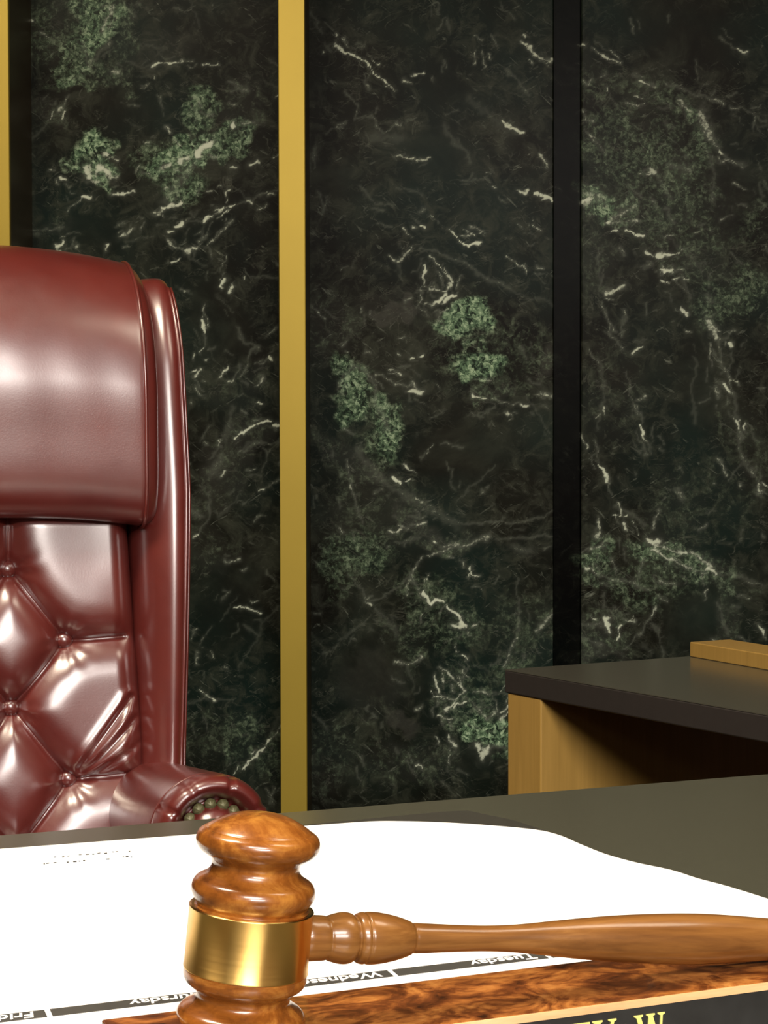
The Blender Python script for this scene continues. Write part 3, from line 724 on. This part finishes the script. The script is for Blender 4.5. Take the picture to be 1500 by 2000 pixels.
# weekday header strip: dark cells with white names, to be read from the chair
def text_mesh(body, size, extr, mat, name, bold=0.0, shear=0):
    cu = bpy.data.curves.new('t', 'FONT'); cu.body = body; cu.size = size; cu.extrude = extr
    cu.align_x = 'LEFT'; cu.offset = bold; cu.resolution_u = 4; cu.shear = shear
    o = bpy.data.objects.new('t', cu); COL.objects.link(o)
    bpy.context.view_layer.update()
    dg = bpy.context.evaluated_depsgraph_get()
    me = bpy.data.meshes.new_from_object(o.evaluated_get(dg))
    bpy.data.objects.remove(o); bpy.data.curves.remove(cu)
    me.name = name; me.materials.clear(); me.materials.append(mat)
    ob = bpy.data.objects.new(name, me); COL.objects.link(ob)
    return ob
names = {-4: 'Saturday', -3: 'Friday', -2: 'Thursday', -1: 'Wednesday', 0: 'Tuesday', 1: 'Monday', 2: 'Sunday'}
zt_ = ZP-ZM
for k, nm in names.items():
    a0, a1 = k*CELL+.0014, (k+1)*CELL-.0014
    pts = [d1*a0-n1*.0055, d1*a1-n1*.0055, d1*a1+n1*.0055, d1*a0+n1*.0055]
    if k == 2: a1 = a1-.012; pts = [d1*a0-n1*.0055, d1*a1-n1*.0055, d1*a1+n1*.0055, d1*a0+n1*.0055]
    hc = MB().prism([(p.x, p.y) for p in pts][::-1], zt_+.00005, zt_+.0003).build('weekday_header', M_INK, cal)
    hc['label'] = 'dark header cell reading '+nm
    tx = text_mesh(nm, .0118, .0001, M_PAPER, 'weekday_name', .0002, .1)
    tx.parent = hc
    # reading direction runs against d1; tops of the letters point to the viewer
    wdt = max(v.co.x for v in tx.data.vertices)
    mid = d1*((a1 if nm != 'Sunday' else a1)-.0050)
    st = mid-n1*.0040
    tx.location = (st.x, st.y, zt_+.0004)
    tx.rotation_euler = (0, 0, R(20)+PI)

# two faded lines of tiny print near the far side
sp = MB(); rs = random.Random(3)
o1 = Vector((*floorpt(82, 1686, ZP), 0))-base
for row, off in ((0, 0), (1, .0175)):
    x = 0
    while x < .062:
        wd = rs.uniform(.0008, .0028)
        if rs.random() < .62:
            p = o1+d1*(x+rs.uniform(0, .001)+row*.002)-n1*(off+rs.uniform(-.0018, .0018))
            q = [p, p+d1*wd, p+d1*(wd*.8)+n1*rs.uniform(.0012, .003), p+n1*rs.uniform(.0012, .003)]
            sp.prism([(v.x, v.y) for v in q][::-1], zt_+.00005, zt_+.0002)
        x += wd+rs.uniform(.0008, .004)
so = sp.build('faded_print', M_SPECK, cal); so['kind'] = 'stuff'

# ------------------------------------------------------------------ nameplate block
HBK = .050
ZT = ZB+HBK
pb0 = Vector((*floorpt(196, 1990, ZT), 0)); pb1 = Vector((*floorpt(1158, 1875, ZT), 0))
pf = Vector((*floorpt(1207, 1958, ZT), 0))
NA = math.atan2(pb1.y-pb0.y, pb1.x-pb0.x)
dn = Vector((math.cos(NA), math.sin(NA), 0)); nn = Vector((math.sin(NA), -math.cos(NA), 0))
DEP = (pf-pb0).dot(nn)
plate = empty('name_plate_block', (pb0.x, pb0.y, ZB), NA)
tag(plate, 'burl wood name plate block with black front and gold letters, standing under the gavel', 'name plate')
LEN = .50
f_out = .012
def wedge(x0, x1, prof):
    n = len(prof); V = [(x0, y, z) for y, z in prof]+[(x1, y, z) for y, z in prof]
    F = [tuple(range(n)), tuple(range(n, 2*n))[::-1]]+[(i, (i+1) % n, n+(i+1) % n, n+i) for i in range(n)]
    return V, F
g = MB(); g.add(*wedge(0, LEN, [(0, 0), (0, HBK), (-DEP+.0002, HBK), (-DEP-f_out+.003, .0)]))
g.build('wood_body', M_BURL, plate, bevel=.0008)
g = MB(); g.add(*wedge(0, LEN, [(-DEP+.0003, HBK-.0002), (-DEP+.0003, HBK), (-DEP-.0008, HBK-.0002), (-DEP-.0018, HBK-.0028), (-DEP-.0003, HBK-.0030)]))
es = g.build('edge_strip', M_EDGE, plate); es['label'] = 'pale wood edge strip'
fa = Vector((0, -DEP-.0006, HBK-.0030)); fb = Vector((0, -DEP-f_out-.0002, .003))
fdir = (fb-fa).normalized()
fn = Vector((0, -fdir.z*-1, fdir.y*-1)); fn = Vector((0, fdir.z, -fdir.y))
if fn.y > 0: fn = -fn
t_ = .0012
g = MB(); g.add(*wedge(.004, LEN-.004, [tuple((fa)[1:]), tuple((fa+fn*t_)[1:]), tuple((fb+fn*t_)[1:]), tuple((fb)[1:])]))
fp = g.build('black_plate', M_PLATE, plate); fp['label'] = 'black plate facing the viewer'
# serif capital letters, drawn in letter units (height 1)
def glyph(ch):
    if ch == 'T': return .95, [[(.0,1),(.95,1),(.95,.78),(.90,.78),(.84,.93),(.58,.93),(.58,.07),(.72,.04),(.72,0),(.24,0),(.24,.04),(.38,.07),(.38,.93),(.11,.93),(.05,.78),(0,.78)]]
    if ch == 'Y': return 1.0, [[(0,1),(.42,1),(.42,.96),(.33,.93),(.56,.52),(.76,.93),(.66,.96),(.66,1),(1.0,1),(1.0,.96),(.90,.93),(.60,.42),(.60,.07),(.72,.04),(.72,0),(.28,0),(.28,.04),(.40,.07),(.40,.42),(.10,.93),(0,.96)]]
    if ch == 'W': return 1.45, [[(0,1),(.42,1),(.42,.96),(.32,.93),(.49,.35),(.66,.90),(.64,.96),(.58,.96),(.58,1),(.98,1),(.98,.96),(.88,.93),(1.05,.35),(1.23,.93),(1.12,.96),(1.12,1),(1.45,1),(1.45,.96),(1.34,.93),(1.03,0),(.96,0),(.73,.66),(.47,0),(.40,0),(.10,.93),(0,.96)]]
def seat_letter(ch, x, h, xs_=.92):
    wd, polys = glyph(ch)
    bm = bmesh.new()
    top = fa+fn*(t_+.0001)+fdir*.0032
    for poly in polys:
        vs = []
        for (u, v) in poly:
            p = Vector((x+u*h*xs_, 0, 0))+Vector((0, top.y, top.z))+fdir*((1-v)*h)
            vs.append(bm.verts.new(p))
        f = bm.faces.new(vs)
        r_ = bmesh.ops.extrude_face_region(bm, geom=[f])
        for v in r_['geom']:
            if isinstance(v, bmesh.types.BMVert): v.co += fn*.0006
    bmesh.ops.triangulate(bm, faces=[f for f in bm.faces if len(f.verts) > 4])
    bmesh.ops.recalc_face_normals(bm, faces=bm.faces)
    me = bpy.data.meshes.new('gold_letter'); bm.to_mesh(me); bm.free(); me.materials.append(M_GOLDLETTER)
    o = bpy.data.objects.new('gold_letter', me); COL.objects.link(o); o.parent = fp
    o['label'] = 'gold serif letter '+ch
    return wd*h*.92
def xl(px, py):      # distance along the block for a photo point on its front edge
    p = Vector((*floorpt(px, py, ZT), 0)); return (p-pb0).dot(dn)
hL = .0165
x_w = xl(1228, 1985)-.0035+.0132
seat_letter('W', x_w, hL, .63)
seat_letter('Y', x_w-.0200, hL, .70)
seat_letter('T', x_w-.0315, hL, .66)

# ------------------------------------------------------------------ gavel
GT = R(6.1)
cen_d = .648
gcx = (484-750)/FPX*cen_d
# axis centre of the head, above the block
gaxis = floorpt(484, 1831, ZT+.0382)
gv = empty('gavel', (gaxis[0], gaxis[1], ZT))
tag(gv, 'wooden gavel with a wide brass band, head upright on the name plate block', 'gavel')
gm = Matrix.Rotation(NA, 4, 'Z') @ Matrix.Rotation(GT, 4, 'Y')
def mm(lst): return [(r/1000, t/1000) for r, t in lst]
top_p = [(25.2,12.0),(24.6,12.3),(22.4,13.0),(23.6,15.0),(25.1,18.2),(25.0,21.0),(23.6,23.4),(20.9,25.0),(18.8,26.8),(17.8,29.4),(18.4,31.6),(20.6,33.4),(23.3,35.2),(25.0,37.6),(25.2,40.0),(24.3,42.3),(22.4,43.7),(21.6,44.0),(20.6,44.9),(17.5,46.8),(13,48.9),(8,50.3),(3,50.9),(.3,51.0)]
bot_p = [(24.9,-12.2),(25.1,-13.2),(25.0,-15.6),(24.0,-17.8),(21.8,-19.6),(19.6,-21.2),(18.9,-23.4),(19.6,-25.2),(21.8,-26.8),(24.6,-28.4),(26.1,-30.6),(26.0,-32.6),(24.8,-34.4),(22.5,-35.6),(18,-36.4),(10,-36.8),(.3,-36.9)]
prof = spline([(p[0], p[1]) for p in bot_p[::-1]], 5)+spline([(p[0], p[1]) for p in top_p], 5)
V, F = lathe(mm(prof), 128)
def place(o):
    o.matrix_local = Matrix.Translation((0, 0, .0382)) @ gm
    return o
head = place(mesh('head', V, F, M_GAVEL, gv))
V, F = lathe(mm([(24.0,-12.55),(25.25,-12.55),(25.4,-12.3),(25.4,-12.0),(25.2,-11.6),(25.2,11.6),(25.4,12.0),(25.4,12.3),(25.25,12.55),(24.0,12.55)]), 160)
band = place(mesh('band', V, F, M_BAND, gv, bevel=0)); band['label'] = 'wide polished brass band'
hp = [(7.5,20),(9.2,24),(9.2,28.5),(9.1,31.5),(8.8,33.2),(9.3,34.6),(10.3,38.5),(10.5,41.5),(9.9,44.0),(8.6,45.6),(8.7,46.1),(9.9,46.8),(10.6,49.0),(10.3,50.2),(10.7,51.6),(10.5,56),(9.5,62),(8.2,67),(7.0,70.3),(6.2,71.6),(6.25,73.5),(6.0,80),(5.5,95),(5.4,108),
      (6.0,122),(7.5,138),(9.0,155),(10.2,172),(11.0,193),(11.2,210),(10.7,226),(9.9,240),(9.2,252),(8.4,262),(7.4,266),(7.0,268),(7.6,270),(8.6,273),(8.8,276),(8.0,279.5),(5.5,281.6),(.3,282.2)]
V, F = lathe(mm(spline(hp, 5)), 64, 'x')
hd = place(mesh('handle', V, F, M_HANDLE, gv))

# ------------------------------------------------------------------ chair
CA = R(19.5)
CR = Vector((-.528, 1.95, 0))
chair = empty('executive_chair', CR, CA)
tag(chair, 'high-backed oxblood red leather armchair with button tufting behind the bench', 'chair')
RC = math.tan(R(8.7))
def lean(p): return (p[0], p[1]+(p[2]-.68)*RC, p[2])

# tufted back cushion
XE = .222; ZL, ZU = .44, 1.022
BUT = []
row = [(.938, 1), (.8465, 0), (.766, 1), (.674, 0), (.590, 1), (.505, 0)]
for z, odd in row:
    for xx in ((-.205, -.0685, .0685) if False else ((-.0685, .0685) if odd else (-.137, 0, .137))):
        BUT.append((xx, z))
SEG = []
for i in range(len(row)-1):
    za, oa = row[i]; zb_, ob_ = row[i+1]
    A = [b for b in BUT if b[1] == za]; B = [b for b in BUT if b[1] == zb_]
    for a in A:
        for b in B:
            if abs(abs(a[0]-b[0])-.0685) < .003: SEG.append((a, b))
for b in BUT:
    if b[1] == .938: SEG.append((b, (b[0], 1.03)))
    if abs(b[0]) > .13: SEG.append((b, (math.copysign(.205, b[0]), b[1]+.004)))
FOLD = [((.148, .690), (.206, .775), .0042, .0042), ((.152, .684), (.210, .748), .0036, .004), ((.158, .676), (.212, .716), .0022, .004),
        ((-.148, .690), (-.206, .775), .0042, .0042)]
nx, nz = 240, 320
xs = np.linspace(-XE, XE, nx); zs = np.linspace(ZL, ZU, nz)
X, Z = np.meshgrid(xs, zs)
D = np.full(X.shape, 9.); DB = np.full(X.shape, 9.)
for a, b in SEG: D = np.minimum(D, segd(X, Z, a, b))
for a in BUT: DB = np.minimum(DB, np.hypot(X-a[0], Z-a[1]))
R0_ = .043
t = np.clip((np.sqrt(D*D+.0028**2)-.0028)/R0_, 0, 1)
pil = np.sqrt(np.clip(1-(1-t)**2, 0, 1))
H = .024*pil**.8
def blur(A, sg):
    k = np.arange(-int(3*sg), int(3*sg)+1); g_ = np.exp(-k*k/(2*sg*sg)); g_ /= g_.sum(); p_ = len(k)//2
    A = np.pad(A, p_, 'edge')
    A = np.apply_along_axis(lambda r_: np.convolve(r_, g_, 'valid'), 0, A)
    return np.apply_along_axis(lambda r_: np.convolve(r_, g_, 'valid'), 1, A)
H = .35*H+.65*blur(H, 4.5)
H = .25*H+.75*blur(H, 2.2)
H -= .0034*np.exp(-(D/.0030)**2)+.0035*np.exp(-D/.010)
H += .007*(1-np.exp(-(DB/.026)**2))
H -= .007*np.exp(-(DB/.013)**2)
# small gathers around the buttons
for a in BUT:
    dx, dz = X-a[0], Z-a[1]; r_ = np.hypot(dx, dz); th = np.arctan2(dz, dx)
    H += .0006*np.sin(th*9+a[0]*40+a[1]*17)*np.exp(-((r_-.022)/.014)**2)
for (a, b, dep, wd) in FOLD:
    dd = segd(X, Z, a, b)
    H += -dep*np.exp(-(dd/wd)**2)+dep*.5*np.exp(-((dd-.008)/.005)**2)
ex = np.clip((XE-np.abs(X))/.030, 0, 1); et = np.clip((ZU-Z)/.03, 0, 1)
eb = np.clip((Z-ZL)/.03, 0, 1)
edge = np.sqrt(1-(1-ex)**2)*np.sqrt(1-(1-et)**2)*np.sqrt(1-(1-eb)**2)
H = H*(.25+.75*edge)+.028*edge
H += (vnoise(X, Z, 16, 11)-.5)*.002
Y = .03-H
# side taper: narrower at the top
Xs = X*(1+.0*(Z-.7))+np.sign(X)*0
Xt = X+np.sign(X)*np.clip(np.abs(X)-.15, 0, 1)*.62*np.clip(1.02-Z, 0, 1)
idx = np.arange(nx*nz).reshape(nz, nx)
Vc = [lean(p) for p in zip(Xt.ravel(), Y.ravel(), Z.ravel())]
Fc = np.stack([idx[:-1, :-1], idx[:-1, 1:], idx[1:, 1:], idx[1:, :-1]], -1).reshape(-1, 4).tolist()
# close it at the back
ring = list(idx[0, :])+list(idx[1:, -1])+list(idx[-1, -2::-1])+list(idx[-2:0:-1, 0])
n0 = len(Vc)
for r_ in ring:
    v = Vc[r_]; Vc.append((v[0], .055+(v[2]-.68)*RC, v[2]))
m_ = len(ring)
for k in range(m_): Fc.append([ring[(k+1) % m_], ring[k], n0+k, n0+(k+1) % m_])
Fc.append([n0+k for k in range(m_)])
cush = mesh('tufted_cushion', Vc, Fc, LEATHER, chair)
for (bx, bz) in BUT:
    i = int(round((bz-ZL)/(ZU-ZL)*(nz-1))); j = int(round((bx+XE)/(2*XE)*(nx-1)))
    yy = Y[i, j]; xx = Xt[i, j]
    V, F = lathe([(.0003, -.0066), (.0038, -.0061), (.0075, -.0038), (.0096, -.0005), (.0096, .002), (.0070, .006)], 24, 'y')
    V = [(a*1.12, b*1.12, c*1.12) for a, b, c in V]
    bo = mesh('button', V, F, LEATHER, cush)
    p = lean((xx, yy-.0015, bz)); bo.location = (p[0], p[1]-.0060, p[2])

# outer back shell
def shell(zs, hw, y0, y1, rnd=.03, k=6):
    rings = []
    for z, w_, ya, yb in zip(zs, hw, y0, y1):
        pts = []
        r_ = min(rnd, w_*.9, (yb-ya)/2*.98)
        for (cx, cy, a0) in ((w_-r_, yb-r_, 0), (-w_+r_, yb-r_, 90), (-w_+r_, ya+r_, 180), (w_-r_, ya+r_, 270)):
            for q in range(k+1):
                a = R(a0+90*q/k); pts.append(lean((cx+r_*math.cos(a), cy+r_*math.sin(a), z)))
        rings.append(pts)
    n = len(rings[0]); V = [p for r_ in rings for p in r_]
    F = [(i*n+j, i*n+(j+1) % n, (i+1)*n+(j+1) % n, (i+1)*n+j) for i in range(len(rings)-1) for j in range(n)]
    F.append(tuple(range(n))[::-1]); F.append(tuple(range((len(rings)-1)*n, len(rings)*n)))
    return V, F
zz = list(np.linspace(.40, 1.27, 18))+[1.29, 1.305, 1.315, 1.321, 1.324]
def bw(z): return .268+.024*min(1, max(0, (z-.68)/.35))
hw = [bw(z)-(0 if z < 1.28 else (z-1.28)*.5) for z in zz]
ya = [.052+(0 if z < 1.28 else (z-1.28)**2*12) for z in zz]
yb = [.125-(0 if z < 1.28 else (z-1.28)**2*18) for z in zz]
V, F = shell(zz, hw, ya, yb, .035)
mesh('outer_back', V, F, LEATHER, chair)

# head cushion: a bulging roll across the top, closed ends with piping
def head_prof(s=1.0, dz=0):
    P = [(.075, 1.03), (.02, 1.012), (-.022, 1.004), (-.058, 1.012), (-.077, 1.045), (-.087, 1.11), (-.095, 1.19), (-.086, 1.262), (-.058, 1.316), (-.008, 1.352), (.045, 1.362), (.085, 1.348), (.10, 1.30), (.10, 1.05)]
    return P
HPF = spline(head_prof()+[head_prof()[0]], 6)[:-1]
cyh = .02; czh = 1.18
rings = []
xs_h = [-.252, -.2495, -.244, -.2385]+list(np.linspace(-.234, .234, 60))+[.2385, .244, .2495, .252]
for x in xs_h:
    ax = abs(x)
    s_ = 1.0
    if ax > .234:
        q = (ax-.234)/.018; s_ = 1-.13*(1-math.sqrt(max(0, 1-q*q)))-.01
    arch = -.018*(ax/.234)**3
    pts = []
    for (y, z) in HPF:
        yy = cyh+(y-cyh)*s_; zz_ = czh+(z-czh)*s_+(arch if z > 1.18 else arch*.7)
        # soft vertical drag marks in the leather
        if y < 0 and ax < .23:
            yy += .0002*math.sin(x*46+.6)*math.exp(-((z-1.15)/.1)**2)+.00022*math.sin(x*88+z*14)*math.exp(-((z-1.17)/.09)**2)
        pts.append(lean((x, yy, zz_)))
    rings.append(pts)
n = len(rings[0]); V = [p for r_ in rings for p in r_]
F = [(i*n+j, i*n+(j+1) % n, (i+1)*n+(j+1) % n, (i+1)*n+j) for i in range(len(rings)-1) for j in range(n)]
F.append(tuple(range(n))[::-1]); F.append(tuple(range((len(rings)-1)*n, len(rings)*n)))
hc_ = mesh('head_cushion', V, F, LEATHER, chair)
for sx in (-1, 1):
    for xo in (.2335,):
        pts = []
        for (y, z) in HPF:
            pts.append(lean((sx*xo, cyh+(y-cyh)*1.012, czh+(z-czh)*1.008-.018*(.7 if z <= 1.18 else 1))))
        pp = MB().tube(pts, .0024, 8, True).build('piping', LEATHER, hc_, True)

# side wings
def wing(sx):
    # each level: inner x, outer x, front y, back y
    zl = list(np.linspace(.60, 1.20, 26))+[1.22, 1.24, 1.258, 1.274, 1.288, 1.299, 1.308, 1.314, 1.319, 1.323]
    rings = []; pip = []
    for z in zl:
        f = min(1, max(0, (z-.69)/.35))
        xi = .226; xo = .2765+.0185*f
        yf = -.046-.016*math.sin(min(1, max(0, (z-.7)/.55))*PI); ybk = .075
        if z > 1.20:
            q = (z-1.20)/.1235; sh = 1-math.sqrt(max(0, 1-q*q))
            yf += .085*sh*.8; xo -= .010*sh; xi += .020*sh
        pts = []
        r_ = .012
        for (cx, cy, a0) in ((xo-r_, ybk-r_, 0), (xi+r_, ybk-r_, 90)):
            for q in range(5):
                a = R(a0+90*q/4); pts.append((cx+r_*math.cos(a), cy+r_*math.sin(a)))
        wd_ = xo-xi
        front = [(xi, yf+.060), (xi+.10*wd_, yf+.036), (xi+.30*wd_, yf+.016), (xi+.52*wd_, yf+.0045), (xi+.70*wd_, yf), (xi+.86*wd_, yf+.003), (xi+.97*wd_, yf+.012), (xo, yf+.028)]
        pts += spline(front, 5)
        rings.append([lean((sx*x, y, z)) for x, y in pts])
        pip.append(lean((sx*(xi+.93*wd_), yf+.0065, z)))
    n = len(rings[0]); V = [p for r2 in rings for p in r2]
    F = [(i*n+j, i*n+(j+1) % n, (i+1)*n+(j+1) % n, (i+1)*n+j) for i in range(len(rings)-1) for j in range(n)]
    F.append(tuple(range(n))[::-1]); F.append(tuple(range((len(rings)-1)*n, len(rings)*n)))
    w_ = mesh('wing', V, F, LEATHER, chair)
    off = [(p[0]+sx*.0035, p[1]+.001, p[2]) for p in pip]
    MB().tube(pip[:-3], .0021, 8).tube([(p[0]+sx*.0048, p[1]+.0042, p[2]) for p in pip[:-3]], .0019, 8).build('piping', LEATHER, w_, True)
    return w_
wing(1); wing(-1)

# rolled arms with a nailhead scroll front
def arm(sx):
    ax, az, rad = .2475, .666, .066
    y_f, y_b = -.335, .05
    V = []; F = []; seg = 96
    # section: roll on top, straight padded sides below
    def section(rs_, grow=0):
        pts = []
        for j in range(seg):
            a = 2*PI*j/seg
            c, s_ = math.cos(a), math.sin(a)
            x, z = rs_*c, rs_*s_
            if s_ < -.2:     # pull the lower half down into a side panel
                tt = (-.2-s_)/.8
                x = x*(1-.30*tt)+0; z = z-.17*tt**.8
            pts.append((x, z))
        return pts
    prof_ = [(y_b, 1.0), (y_b-.05, 1.0), (-.10, 1.0), (-.2, 1.0), (y_f+.055, 1.0), (y_f+.043, .995), (y_f+.041, .975), (y_f+.038, .995), (y_f+.026, 1.0), (y_f+.014, .975), (y_f+.005, .92), (y_f, .84), (y_f+.000, .76), (y_f+.006, .67), (y_f+.015, .60), (y_f+.020, .55), (y_f+.016, .50), (y_f+.007, .42), (y_f-.001, .31), (y_f-.006, .18), (y_f-.008, .02)]
    prof_ = spline(prof_, 3)
    pleats = [R(x) for x in (72, 28, 118, 150, -12, 190)]
    for (y, s_) in prof_:
        sec = section(rad*s_)
        for j, (x, z) in enumerate(sec):
            a = 2*PI*j/seg
            g_ = 0
            if y < y_f+.035 and s_ > .6:
                for p_ in pleats:
                    dlt = math.atan2(math.sin(a-p_), math.cos(a-p_))
                    g_ += .0030*math.exp(-(dlt/.035)**2)
            k_ = 1-g_/rad*1.2
            V.append((sx*(ax+x*k_), y+g_*1.2, az+z*k_-(y-y_f)*.125))
    n = seg
    for i in range(len(prof_)-1):
        for j in range(n): F.append((i*n+j, i*n+(j+1) % n, (i+1)*n+(j+1) % n, (i+1)*n+j))
    F.append(tuple(range(n))[::-1]); F.append(tuple(range((len(prof_)-1)*n, len(prof_)*n)))
    a_ = mesh('arm', V, F, LEATHER, chair)
    # nails along the scroll
    pos = []
    for k in range(-4, 5):
        a = R(96+26*k)
        if -15 < math.degrees(a) < 205: pos.append((.0310*math.cos(a), .0310*math.sin(a)))
    for q in range(1, 5):
        pos.append((.0295-.002*q, -.012-.0145*q)); pos.append((-.0295+.002*q, -.012-.0145*q))
    for (x, z) in pos:
        V = []; F = []; nr, ns = 7, 20
        for i in range(nr):
            ph = PI/2*i/(nr-1)
            for j in range(ns):
                th = 2*PI*j/ns
                r_ = .0070*math.sin(ph)*(1+.10*math.cos(th*7)*math.sin(ph*2))
                if i == 0: r_ = .0002
                V.append((r_*math.cos(th), -.0070*math.cos(ph)*(1+.07*math.cos(th*7)*math.sin(ph)), r_*math.sin(th)))
        for i in range(nr-1):
            for j in range(ns): F.append((i*ns+j, i*ns+(j+1) % ns, (i+1)*ns+(j+1) % ns, (i+1)*ns+j))
        F.append(tuple(range(ns))); F.append(tuple(range((nr-1)*ns, nr*ns)))
        o = mesh('nail_head', V, F, M_NAIL, a_)
        o.location = (sx*(ax+x), y_f+.0150, az+z)
    return a_
arm(1); arm(-1)

# seat, column and base, hidden behind the bench from the front
MB().box(-.195, .195, -.36, .03, .40, .53).build('seat_cushion', LEATHER, chair, True, .03, 4)
MB().box(-.24, .24, -.32, .10, .33, .41).build('seat_frame', LEATHER, chair, True, .02, 4)
V, F = lathe([(.028, .07), (.028, .2), (.02, .2), (.02, .33)], 32)
mesh('column', V, F, M_BLACK, chair, False).location = (0, -.12, 0)
for k in range(5):
    a = R(18+72*k)
    lg = MB().tube([(0, 0, .10), (.14*math.cos(a), .14*math.sin(a), .092), (.28*math.cos(a), .28*math.sin(a), .066)], [.028, .024, .017], 12).build('base_leg', M_DARKWOOD, chair, True)
    lg.location = (0, -.12, 0)
    V, F = lathe([(.0005, -.02), (.022, -.02), (.027, -.014), (.027, .014), (.022, .02), (.0005, .02)], 24, 'x')
    cs = mesh('caster', V, F, M_BLACK, lg); cs.location = (.28*math.cos(a), .28*math.sin(a), .0275); cs.rotation_euler = (0, 0, a+1.2)
